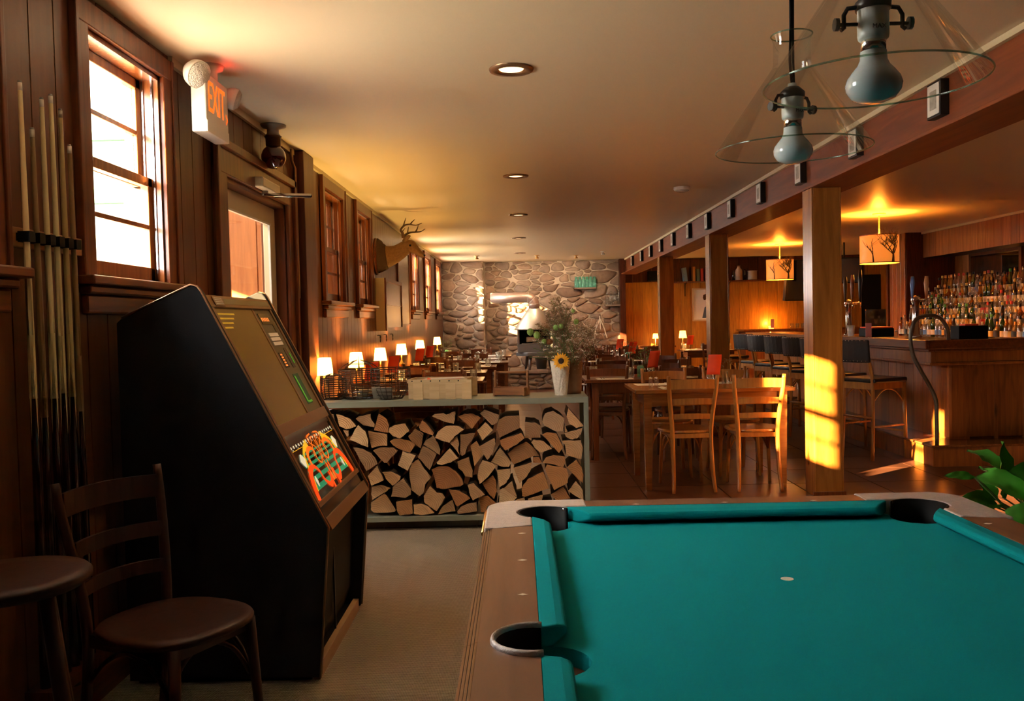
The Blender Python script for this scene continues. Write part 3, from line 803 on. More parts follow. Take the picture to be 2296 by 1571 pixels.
so = MB().lathe([(.021, .074), (.026, .078), (.027, .084), (.027, .135), (.025, .142), (.012, .155), (.010, .165)], n=24).build('socket', plain('grey_white_porcelain', (.45, .46, .42), .3), pa)
text('lettering', 'MAX', .0115, 'blackmetal', so, Matrix(((1, 0, 0, 0), (0, 0, -1, -.0275), (0, 1, 0, .092), (0, 0, 0, 1))), .0006)
m = MB()
for s in (-1, 1):
    m.tube([(s * .02, 0, .135), (s * .045, .0, .132), (s * .052, 0, .12), (s * .052, 0, .098), (s * .058, 0, .094)], .0042, 6)
    m.tube([(s * .028, 0, .104), (s * .064, 0, .104)], .0035, 6)
    m.tube([(s * .062, 0, .104), (s * .069, 0, .104)], .0115, 10)
m.lathe([(.03, .128), (.031, .142), (.018, .155)], n=16)
m.build('clamp', 'blackmetal', pa)
MB().tube(crv([(.0, 0, .16), (-.006, 0, .22), (-.003, 0, .3), (-.001, 0, .5), (0, 0, .795)]), .0035, 8).tube(crv([(.006, 0, .16), (.004, 0, .25), (.007, 0, .5), (.004, 0, .795)]), .003, 6).build('cord', 'rubber', pa)
MB().lathe([(.055, .799), (.05, .785), (.01, .775)], n=24, caps=False).build('canopy', 'blackmetal', pa)
copy_tree(pa, None, (.70, 2.25, 1.725), .4, 'clear glass cone pendant lamp hanging farther back, its open neck fully in view')

# ================================================================== JUKEBOX
JB = thing('jukebox', 'black vinyl jukebox with slanted front, bronze glass and lit neon artwork', 'jukebox', (-1.1, 3.62, 0))
jx, jy = -1.1, 3.62
side = [(-1.46, 0.02), (-.757, 0.02), (-.712, .575), (-1.150, 1.445), (-1.163, 1.462), (-1.185, 1.468), (-1.44, 1.353), (-1.46, 1.335)]
side = [(x - jx, z) for x, z in side]
for ya, yb in ((-.425, -.392), (.392, .425)):
    MB().prism(side, ya, yb, 'y').build('side_panel', 'black', JB, bevel=.004)
MT['jbtrim'] = plain('brown_edge_trim', (.30, .17, .09), .3, metal=.7)
for ya in (-.4255, .4255):
    MB().tube([(x, ya, z) for x, z in [(-.757 - jx, .02)] + side[2:7]], .0045, 6).build('edge_trim', 'jbtrim', JB)
k0 = Vector((-.712 - jx, 0, .575)); k1 = Vector((-1.150 - jx, 0, 1.445)); L_ = (k1 - k0).length
ev = (k1 - k0).normalized(); en = Vector((ev.z, 0, -ev.x))
def J(u, v, h=0.0): return k0 + ev * (v * L_) + en * (h - .012) + Vector((0, -.392 + u * .784, 0))
def jbox(m, u0, u1, v0, v1, h0, h1):
    vs = [J(u, v, h) for h in (h0, h1) for u, v in ((u0, v0), (u1, v0), (u1, v1), (u0, v1))]
    return m.add(vs, [(0, 3, 2, 1), (4, 5, 6, 7), (0, 1, 5, 4), (1, 2, 6, 5), (2, 3, 7, 6), (3, 0, 4, 7)])
body = [(-1.44, .03), (-.83, .03), (-.80, .12), (-.775, .53)] ; body = [(x - jx, z) for x, z in body] + [(J(0, .02, -.03).x, J(0, .02, -.03).z), (J(0, 1, -.03).x, J(0, 1, -.03).z), (-1.44 - jx, 1.33)]
MB().prism(body, -.392, .392, 'y').build('cabinet_body', 'black', JB)
m = MB().box(-.79 - jx, -.765 - jx, -.392, .392, .0, .055); m.build('kick_strip', plain('light_kick_strip', (.42, .25, .13), .4), JB)
MB().box(-1.44 - jx, -.8 - jx, -.39, .39, 0, .03).build('base', 'rubber', JB)
MB().box(-.79 - jx, -.783 - jx, -.02, -.01, .06, .52).build('front_seam', 'blackmetal', JB)
m = MB(); jbox(m, 0, 1, -.02, .03, 0, .012); jbox(m, 0, 1, .075, .095, 0, .012); m.build('lower_rail', 'jbtrim', JB, bevel=.002)
m = MB(); jbox(m, 0, 1, .03, .075, 0, .004); m.build('gloss_strip', 'blackgloss', JB)
m = MB(); jbox(m, 0, 1, .375, .425, 0, .012); jbox(m, 0, .04, .095, .985, 0, .008); jbox(m, .965, 1, .095, .985, 0, .008); jbox(m, 0, 1, .935, .985, 0, .012); jbox(m, .635, .66, .425, .935, 0, .006)
m.build('frame', 'jbtrim', JB, bevel=.001)
m = MB(); jbox(m, .04, .965, .355, .375, 0, .006); jbox(m, .15, .965, .948, .972, .012, .013); m.build('dark_band', 'blackgloss', JB)
m = MB(); jbox(m, .06, .2, .94, .98, .0125, .015); lp = m.build('label_plate', 'jbtrim', JB)
m = MB()
for k in range(4): jbox(m, .075, .185, .946 + k * .008, .950 + k * .008, .015, .0155)
m.build('printed_lines', 'paper', lp)
MT['bronzeglass'] = plain('bronze_mirror_glass', (.27, .175, .03), .22, metal=.35, spec=.8)
m = MB(); jbox(m, .04, .635, .425, .935, 0, .004); bgx = m.build('title_glass', 'bronzeglass', JB)
MT['ylw'] = glow('yellow_reflection', (.75, .50, .04), .15)
m = MB()
for k in range(4): jbox(m, .06, .30 - k * .04, .905 - k * .02, .912 - k * .02, .004, .0045)
m.build('reflection_lines', 'ylw', bgx)  # yellow reflection in the glass drawn as faintly glowing strips
MT['mech'] = plain('olive_panel', (.11, .09, .045), .4)
m = MB(); jbox(m, .66, .965, .425, .935, 0, .003); mc = m.build('selector_panel', 'mech', JB)
MT['digit'] = glow('orange_display', (1, .30, .06), .35); MT['greenlit'] = glow('green_lit_slot', (.08, .42, .03), .2)
m = MB(); jbox(m, .70, .88, .86, .915, .003, .005); s1 = m.build('display_window', 'blackgloss', mc)
m = MB()
for k in range(5): jbox(m, .715 + k * .03, .735 + k * .03, .875, .893, .005, .0055)
m.build('digits', 'digit', mc)
m = MB()
for k in range(3): jbox(m, .70, .88, .755 + k * .022, .772 + k * .022, .003, .007)
m.build('button_row', 'paper', mc)
m = MB(); jbox(m, .70, .78, .645, .72, .003, .005); jbox(m, .84, .90, .64, .74, .003, .005); jbox(m, .88, .93, .78, .90, .003, .005); m.build('slot', 'blackgloss', mc)
m = MB()
for k in range(5): jbox(m, .715, .75, .652 + k * .013, .660 + k * .013, .005, .006)
m.build('digits', 'digit', mc)
m = MB(); jbox(m, .90, .915, .66, .71, .003, .006); m.build('green_light', 'greenlit', mc); m = MB(); jbox(m, .76, .78, .47, .60, .004, .006); m.build('green_light', 'greenlit', mc); m = MB(); jbox(m, .78, .86, .465, .475, .004, .006); m.build('green_light', 'greenlit', mc)
m = MB(); jbox(m, .75, .86, .46, .61, .003, .0045); m.build('coin_return', 'green', mc)
# lit artwork
m = MB(); jbox(m, .04, .965, .095, .355, 0, .002); art = m.build('art_glass', 'blackgloss', JB)
for nm, c, s in (('a_or', (1, .08, .008), .45), ('a_or2', (1, .20, .015), .4), ('a_ye', (.9, .55, .02), .4), ('a_gr', (.01, .32, .16), .35), ('a_wh', (.85, .85, .62), .4)): MT[nm] = glow('lit_art_' + nm, c, s)
def AP(a, b, h): return J(.04 + a * .925, .095 + b * .26, h)
def ribbon(pts, ws, mat, h):
    P = crv([(p[0], p[1], 0) for p in pts], 5); n = len(P); m = MB(); vs = []
    for i, p in enumerate(P):
        t = (P[min(i + 1, n - 1)] - P[max(i - 1, 0)]); t.x *= .725; t.y *= .26
        nr = Vector((-t.y, t.x)); nr = nr / max(nr.length, 1e-6)
        f = i / (n - 1) * (len(ws) - 1); a = int(min(f, len(ws) - 2)); w = ws[a] + (ws[a + 1] - ws[a]) * (f - a)
        for s in (-1, 1): vs.append(AP(p.x + s * nr.x * w / .725, p.y + s * nr.y * w / .26, h))
    m.add(vs, [(2 * i, 2 * i + 2, 2 * i + 3, 2 * i + 1) for i in range(n - 1)])
    o = m.build('art_ribbon', mat, art); solid(o, .0008, 1); return o
for k, (b, w) in enumerate(((.70, .004), (.62, .005), (.53, .006), (.43, .007), (.31, .009), (.17, .011))):
    ribbon([(.10, b), (.5, b), (.90, b)], [w, w], 'a_gr', .0025)
ribbon([(.02, .82), (.3, .82)], [.001, .001], 'a_ye', .0028); ribbon([(.70, .82), (.98, .82)], [.001, .001], 'a_ye', .0028)
for k in range(19):
    o = ribbon([(.03 + k * .052, .855), (.03 + k * .052, .88), (.03 + k * .052, .905)], [.001, .0065, .001], 'a_wh', .003)
    if k % 2 == 0: ribbon([(.045 + k * .052, .83), (.045 + k * .052, .845)], [.003, .003], 'a_wh', .003)
for s in (-1, 1):
    q = lambda a: .5 + s * (a - .5)
    ribbon([(q(.33), .84), (q(.20), .74), (q(.16), .6), (q(.12), .3), (q(.10), .12)], [.020, .006, .009, .009, .003], 'a_ye', .003)
    ribbon([(q(.115), .74), (q(.115), .64), (q(.115), .52)], [.004, .034, .004], 'a_wh', .0035)
    ribbon([(q(.17), .34), (q(.165), .26), (q(.16), .17)], [.003, .014, .003], 'a_wh', .0035)
    ribbon([(q(.04), -.0), (q(.07), .22), (q(.13), .42), (q(.22), .48), (q(.29), .38), (q(.31), .20), (q(.38), .08), (q(.44), .15), (q(.44), .28)], [.018, .020, .018, .010, .008, .009, .013, .009, .005], 'a_or', .004)
    ribbon([(q(.22), .5), (q(.23), .66), (q(.30), .75), (q(.38), .70), (q(.37), .55), (q(.42), .45), (q(.47), .55)], [.011, .011, .010, .007, .004, .004, .003], 'a_or2', .0045)
    ribbon([(q(.46), .95), (q(.38), .92), (q(.38), .82), (q(.45), .70), (q(.47), .45), (q(.48), .1)], [.003, .004, .004, .003, .003, .012], 'a_or2', .005)
    ribbon([(q(.34), .60), (q(.40), .78), (q(.46), .90), (q(.49), .75), (q(.48), .5)], [.002, .003, .003, .003, .002], 'a_or2', .0055)
    ribbon([(q(.49), .4), (q(.44), .1), (q(.43), -.0)], [.003, .006, .016], 'a_or', .0055)

# ================================================================== CHAIRS
def make_chair(name, label, m1, m2, loc, rz, group=None, slats=3):
    t = thing(name, label, 'chair', loc, rz, group)
    for s in (-1, 1):
        path = crv([(s * .158, -.255, 0), (s * .150, -.225, .12), (s * .146, -.196, .30), (s * .146, -.19, .45), (s * .158, -.205, .60), (s * .176, -.235, .76), (s * .183, -.255, .875)], 3)
        MB().tube(path, [.013, .0145, .0155, .016, .017, .018, .018, .018, .018, .018, .018, .018, .018, .0175, .017, .0165, .016, .015, .014][:len(path)], 8, sy=.75, up=(1, 0, 0)).build('back_post', m1, t)
        MB().tube([(s * .165, .175, 0), (s * .155, .16, .25), (s * .145, .15, .44)], [.012, .015, .0175], 10).build('leg', m1, t)
    zs = [(.775, .845, .168, .245), (.655, .70, .155, .218), (.545, .585, .145, .20)] if slats == 3 else []
    for z0, z1, hw, yy in zs:
        v = []; n = 8
        for i in range(n + 1):
            a = -1 + 2 * i / n; x = a * hw; yb = -yy - .028 * (1 - a * a) + .004
            crown = .006 * (1 - a * a)
            v += [(x, yb - .006, z0 + crown), (x, yb + .006, z0 + crown), (x, yb + .004, z1 + crown), (x, yb - .008, z1 + crown)]
        f = [(4 * i + k, 4 * i + (k + 1) % 4, 4 * i + 4 + (k + 1) % 4, 4 * i + 4 + k) for i in range(n) for k in range(4)] + [(0, 3, 2, 1), (4 * n, 4 * n + 1, 4 * n + 2, 4 * n + 3)]
        MB().add(v, f, False).build('slat', m1, t)
    sp = [(.205 * (1 - .10 * (sin(a) < 0) * abs(sin(a))) * (abs(cos(a)) ** .75) * (1 if cos(a) > 0 else -1), .205 * (abs(sin(a)) ** .75) * (1 if sin(a) > 0 else -1)) for a in [2 * pi * i / 32 for i in range(32)]]
    m = MB(); n = 32
    rings = [(.93, .436), (1.0, .442), (1.0, .454), (.97, .462), (.8, .460), (.5, .455)]
    vs = [(x * r, y * r, z) for r, z in rings for x, y in sp]
    m.add(vs, [(r * n + i, r * n + (i + 1) % n, (r + 1) * n + (i + 1) % n, (r + 1) * n + i) for r in range(len(rings) - 1) for i in range(n)], True)
    b0 = 0; m.f.append(tuple(range(n))[::-1]); m.s.append(False); m.mi.append(0)
    m.f.append(tuple(range((len(rings) - 1) * n, len(rings) * n))); m.s.append(False); m.mi.append(0)
    m.build('seat', m2, t)
    m = MB(); m.box(-.135, .135, -.198, -.18, .405, .438).box(-.135, .135, .13, .148, .40, .438).box(-.15, -.135, -.18, .14, .40, .438).box(.135, .15, -.18, .14, .40, .438)
    m.build('seat_frame', m1, t)
    m = MB()
    for s in (-1, 1):
        m.tube(crv([(s * .146, -.185, .30), (s * .150, -.11, .37), (s * .152, -.02, .405), (s * .152, .09, .36), (s * .150, .145, .27)]), .007, 6)
    m.tube(crv([(-.146, .145, .27), (-.10, .12, .36), (0, .11, .40), (.10, .12, .36), (.146, .145, .27)]), .007, 6)
    m.build('bent_brace', m1, t)
    return t
ch_oak = make_chair('cafe_chair', 'orange wooden ladder-back chair, left of the two in front of the nearest dining table', 'oak', 'oak', (1.262, 6.80, 0), .06, 'ladder-back dining chairs')
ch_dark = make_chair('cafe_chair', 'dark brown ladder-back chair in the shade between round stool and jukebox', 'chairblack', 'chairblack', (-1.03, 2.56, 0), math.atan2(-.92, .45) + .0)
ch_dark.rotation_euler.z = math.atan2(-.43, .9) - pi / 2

# round stool, cut by the left edge
st = thing('bar_stool', 'round dark wooden bar stool cut by the left edge beside the cues', 'stool', (-1.165, 1.97, 0), .5)
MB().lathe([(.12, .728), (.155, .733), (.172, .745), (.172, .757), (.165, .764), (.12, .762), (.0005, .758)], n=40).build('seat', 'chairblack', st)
for k in range(4):
    a = pi / 4 + k * pi / 2
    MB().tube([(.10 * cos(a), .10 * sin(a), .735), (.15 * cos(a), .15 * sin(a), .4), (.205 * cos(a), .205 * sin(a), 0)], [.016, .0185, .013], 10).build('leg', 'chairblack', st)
for k in range(4):
    a, b = pi / 4 + k * pi / 2, pi / 4 + (k + 1) * pi / 2; z = .22 + .12 * (k % 2); r = .205 - .105 * z / .735
    MB().tube([(r * cos(a), r * sin(a), z), (r * cos(b), r * sin(b), z)], .009, 8).build('stretcher', 'chairblack', st)

# ================================================================== CUES ON THE WALL
cr_ = thing('cue_rack', 'wall-mounted wooden cue rack with rounded end and black clips', 'cue rack', (XL + .001, 2.87, 1.6))
MB().prism([(-.235, -.03), (.22, -.03), (.22, .03), (-.235, .03), (-.255, .025), (-.270, .012), (-.275, 0), (-.270, -.012), (-.255, -.025)], 0, .018, 'x').build('rack_board', plain('orange_rack_wood', (.35, .15, .05), .4), cr_, bevel=.003)
MB().box(0, .09, -.22, .22, -1.42, -1.39).build('foot_ledge', 'paneldark', cr_)
CUES = [((2.692, 2.069), .98, 0, 'palest cue with its tip highest, leftmost in the rack'), ((2.750, 1.941), .95, 1, 'brown short cue with a white tip, second in the rack'), ((2.812, 2.048), .985, 0, 'pale yellow cue, third in the rack'),
        ((2.868, 2.073), .975, 0, 'pale yellow cue, fourth in the rack'), ((2.925, 2.040), .98, 2, 'tan cue with a grey ferrule, fifth in the rack'), ((2.976, 1.934), .906, 1, 'darkest brown cue next to the window, last in the rack')]
MT['maple2'] = wood('brown_cue_wood', (.24, .14, .06), (.34, .22, .10), 'z', .3, 8, 14, .1, .3)
MT['maple3'] = wood('tan_cue_wood', (.40, .29, .12), (.5, .38, .18), 'z', .3, 8, 14, .1, .3)
for (yt, zt), zb, kind, lab in CUES:
    q = thing('pool_cue', lab, 'pool cue', (XL + .045, yt, .145), group='pool cues in the wall rack'); z0 = .145
    sh = MB(); top = zt - z0; pb = zb - z0; n = 16
    R_ = lambda z: .0065 + (top - z) / top * .0105
    prof = [(R_(top - .03), top - .03), (R_(top * .75), top * .75), (R_(top * .5), top * .5), (R_(pb + .32), pb + .32)]
    sh.lathe(prof, n=n, caps=False)
    base = [((R_(pb + .32)) * cos(2 * pi * k / n), (R_(pb + .32)) * sin(2 * pi * k / n), pb + .32) for k in range(n)]
    for k in range(4):                                    # long splice points
        a0, a1 = 2 * pi * k / 4 + .5, 2 * pi * (k + 1) / 4 + .5; am = (a0 + a1) / 2; r = R_(pb + .32); r1 = R_(pb + .16) + .0002; r2 = R_(pb) + .0003
        seg = 5; v = [(r * cos(a0 + (a1 - a0) * i / seg), r * sin(a0 + (a1 - a0) * i / seg), pb + .321) for i in range(seg + 1)]
        v += [(r1 * cos(am + (a1 - a0) * .25 * (i / seg - .5) * 2), r1 * sin(am + (a1 - a0) * .25 * (i / seg - .5) * 2), pb + .16) for i in range(seg + 1)] + [(r2 * cos(am), r2 * sin(am), pb)]
        f = [(i, i + 1, seg + 2 + i, seg + 1 + i) for i in range(seg)] + [(seg + 1 + i, seg + 2 + i, 2 * seg + 2) for i in range(seg)]
        sh.add(v, f, True)
    sh.build('shaft', ['maple', 'maple2', 'maple3'][kind], q)
    MB().lathe([(R_(0), 0), (R_(pb * .5), pb * .5), (R_(pb) - .0002, pb), (R_(pb + .16) - .0006, pb + .16), (R_(pb + .321) - .0008, pb + .321)], n=16).build('butt', 'cuebutt', q)
    MB().lathe([(R_(top - .03), top - .03), (.0066, top - .006)], n=12).build('ferrule', ['paper', 'white', 'grey'][kind], q)
    MB().lathe([(.0066, top - .006), (.005, top)], n=12).build('tip', 'grey', q)
    MB().box(.018, .058, yt - 2.87 - .018, yt - 2.87 - .008, -.012, .012).box(.025, .062, yt - 2.87 - .022, yt - 2.87 + .01, -.016, .016).build('clip', 'rubber', cr_)
    q.rotation_euler = (radians(.3), 0, 0)

# ================================================================== EXIT SIGN, GLOBE LAMP, DOOR CLOSER
ex = thing('exit_sign', 'white exit sign with red-orange letters and two emergency lamp heads', 'exit sign', (-1.40, 4.1, 2.32))
MB().box(-.035, .033, -.15, .15, -.135, .13).build('housing', 'white', ex, bevel=.006)
MB().box(.033, .035, -.148, .148, -.133, -.085).build('lower_cover', 'white', ex)
MT['exitred'] = glow('exit_red', (1, .15, .012), .9)
text('lettering', 'EXIT', .20, 'exitred', ex, Matrix(((0, 0, 1, .0342), (.56, 0, 0, -.012), (0, 1, 0, .022), (0, 0, 0, 1))), .001)
MB().add([(.0345, .112, .0), (.0345, .14, -.028), (.0345, .112, -.056), (.0345, .112, -.042), (.0345, .127, -.028), (.0345, .112, -.014)], [(0, 1, 4, 5), (1, 2, 3, 4)]).build('arrow', 'exitred', ex)
MB().lathe([(.06, .2), (.055, .18), (.03, .17), (.03, .13)], (0, .02, 0), 20).build('ceiling_canopy', 'white', ex)
light('exit_glow', 'POINT', (-1.32, 4.12, 2.485), .10, (1, .05, .03), .03)
for k, (dy, r, dx, dz) in enumerate(((-.165, .062, .0, .115), (.20, .052, .04, .095))):
    hd = MB()
    hd.lathe([(.0005, -r * .9), (r * .6, -r * .75), (r * .92, -r * .3), (r, 0), (r, .02)], n=24)
    ho = hd.build('lamp_head', 'white', ex); ho.location = (dx, dy, dz)
    d = Vector((.75, -.35, -.45)) if k == 0 else Vector((.8, .2, -.3))
    ho.rotation_euler = d.to_track_quat('Z', 'Y').to_euler()
    MB().lathe([(r * .96, .021), (r * .7, .035), (.0005, .04)], n=24, caps=False).build('lens', plain('prismatic_lens', (.75, .74, .7), .15, metal=.3, bump=1, bscale=180), ho)

gl = thing('globe_lamp', 'dark red glass globe lamp under the ceiling above the side door', 'lamp', (-1.455, 5.35, 2.33))
MB().ball((0, 0, 0), .073, 28).build('globe', 'globe', gl)
MB().lathe([(.05, .12), (.035, .14), (.035, .165), (.078, .18), (.079, .1895)], n=28).build('ceiling_plate', 'grey', gl)
MB().lathe([(.035, .055), (.044, .066), (.045, .11), (.052, .122)], n=24).build('neck', plain('dark_bronze', (.09, .045, .02), .35, metal=.7), gl)

dc = thing('door_closer', 'grey hydraulic door closer with a slim arm above the side door', 'door closer', (-1.50, 5.3, 2.15))
MB().box(-.03, .04, -.17, .2, -.03, .03).build('body', 'cream', dc, bevel=.01)
MB().tube([(.0, -.0, -.03), (.0, .0, -.055)], .02, 12).build('spindle', 'grey', dc)
MB().tube([(0, -.02, -.055), (.27, .03, -.062)], [.010, .014], 8, sy=.35).tube([(.27, .03, -.062), (-.01, .25, -.03)], .007, 6).build('arm', 'chrome', dc)

# ================================================================== PLANT AT THE RIGHT
pl = thing('potted_plant', 'leafy green potted plant with broad glossy leaves beside the pool table', 'plant', (1.83, 3.0, 0))
MB().lathe([(.13, 0), (.15, .02), (.19, .40), (.20, .42), (.19, .42), (.17, .36), (.0005, .36)], n=28).build('planter', 'stoneware', pl)
def leaf(base, tip, w, droop, roll, parent):
    base, tip = Vector(base), Vector(tip); d = tip - base; n = 9
    sidev = d.cross(Vector((.15, -.85, .5))); sidev = (sidev if sidev.length > 1e-3 else Vector((1, 0, 0))).normalized()
    sidev = (Matrix.Rotation(roll, 3, d.normalized()) @ sidev)
    upv = sidev.cross(d).normalized()
    vs = []
    for i in range(n + 1):
        t = i / n; c = base + d * t + Vector((0, 0, 1)) * (droop * 4 * t * (1 - t)) 
        wd = w * (sin(pi * min(1, t * 1.02 + .01)) ** .75) * (1 - .35 * t) + .001
        for k in (-1, -.5, 0, .5, 1):
            vs.append(c + sidev * (wd * k) + upv * (abs(k) * wd * .35 + .006 * sin(t * 17 + k * 3)))
    fs = [(i * 5 + k, i * 5 + k + 1, i * 5 + 6 + k, i * 5 + 5 + k) for i in range(n) for k in range(4)]
    MB().add(vs, fs, True).build('leaf', 'leaf', parent)
    return
stem = MB(); R = random.Random(4)
tips = [((1.452, 2.98, .752), (1.53, 3.0, .74), (1.70, 3.0, .64)), ]
LV = [  # (base, tip, width, droop) in world
    ((1.53, 2.99, .745), (1.425, 2.99, .752), .016, .005), ((1.54, 3.0, .745), (1.735, 2.93, .615), .062, .03), ((1.66, 3.05, .66), (1.645, 3.03, .86), .052, .0),
    ((1.68, 3.02, .67), (1.74, 3.0, .80), .06, .01), ((1.58, 2.95, .66), (1.44, 2.92, .685), .036, .01), ((1.60, 2.93, .645), (1.71, 2.88, .565), .05, .02),
    ((1.72, 2.95, .66), (1.80, 2.86, .52), .055, .04), ((1.74, 3.0, .7), (1.92, 2.92, .72), .06, .04), ((1.70, 3.1, .72), (1.62, 3.22, .80), .05, .02), ((1.78, 3.1, .72), (1.86, 3.2, .88), .05, .0),
    ((1.56, 2.94, .66), (1.50, 2.88, .60), .03, .01), ((1.66, 3.0, .70), (1.60, 3.1, .76), .035, .01), ((1.84, 3.0, .7), (1.95, 3.1, .83), .055, .02), ((1.70, 2.98, .62), (1.70, 2.95, .84), .045, .0), ((1.73, 2.96, .60), (1.79, 2.90, .78), .05, .0), ((1.62, 3.02, .66), (1.575, 3.05, .73), .03, .0), ((1.74, 2.9, .58), (1.80, 2.84, .70), .05, .0), ((1.70, 2.92, .60), (1.66, 2.80, .50), .045, .02), ((1.60, 2.94, .66), (1.42, 2.90, .645), .015, .0), ((1.80, 2.9, .66), (1.93, 2.78, .60), .05, .03)]
for i, (b_, t_, w_, dr_) in enumerate(LV):
    b_ = Vector(b_) - Vector((1.83, 3.0, 0)); t_ = Vector(t_) - Vector((1.83, 3.0, 0))
    leaf(b_, t_, w_, dr_, R.uniform(-.35, .35), pl)
    stem.tube(crv([(R.uniform(-.04, .04), R.uniform(-.04, .04), .36), (b_.x * .5, b_.y * .5, .58), b_]), .003, 5)
s_ = stem.build('stems', 'stem', pl)
# ================================================================== FIREWOOD RACK
RY = 5.56
rk = thing('firewood_rack', 'long sage-green steel console rack filled with split firewood', 'rack', (-.35, RY + .22, 0))
rx, ry = -.35, RY + .22
RX0, RX1, RT = -1.45, .425, .822
def rb(m, x0, x1, y0, y1, z0, z1): return m.box(x0 - rx, x1 - rx, y0 - ry, y1 - ry, z0, z1)
rb(MB(), RX0, RX1, RY, RY + .44, RT - .006, RT).build('top_sheet', 'rack', rk)
m = MB()
rb(m, RX0, RX1, RY, RY + .03, RT - .036, RT - .006); rb(m, RX0, RX1, RY + .41, RY + .44, RT - .036, RT - .006)
rb(m, RX1 - .03, RX1, RY, RY + .03, 0, RT - .036); rb(m, RX1 - .03, RX1, RY + .41, RY + .44, 0, RT - .036); rb(m, RX0, RX0 + .03, RY, RY + .03, 0, RT - .036); rb(m, RX0, RX0 + .03, RY + .41, RY + .44, 0, RT - .036)
rb(m, RX1 - .03, RX1, RY + .03, RY + .41, RT - .036, RT - .006); rb(m, RX1 - .03, RX1, RY + .03, RY + .41, .055, .085)
rb(m, RX0, RX1, RY, RY + .03, .055, .085); rb(m, RX0, RX1, RY + .41, RY + .44, .055, .085)
m.build('frame', 'rack', rk, bevel=.0015)
rb(MB(), RX0, RX1, RY + .03, RY + .41, .075, .083).build('bottom_sheet', 'rack', rk)
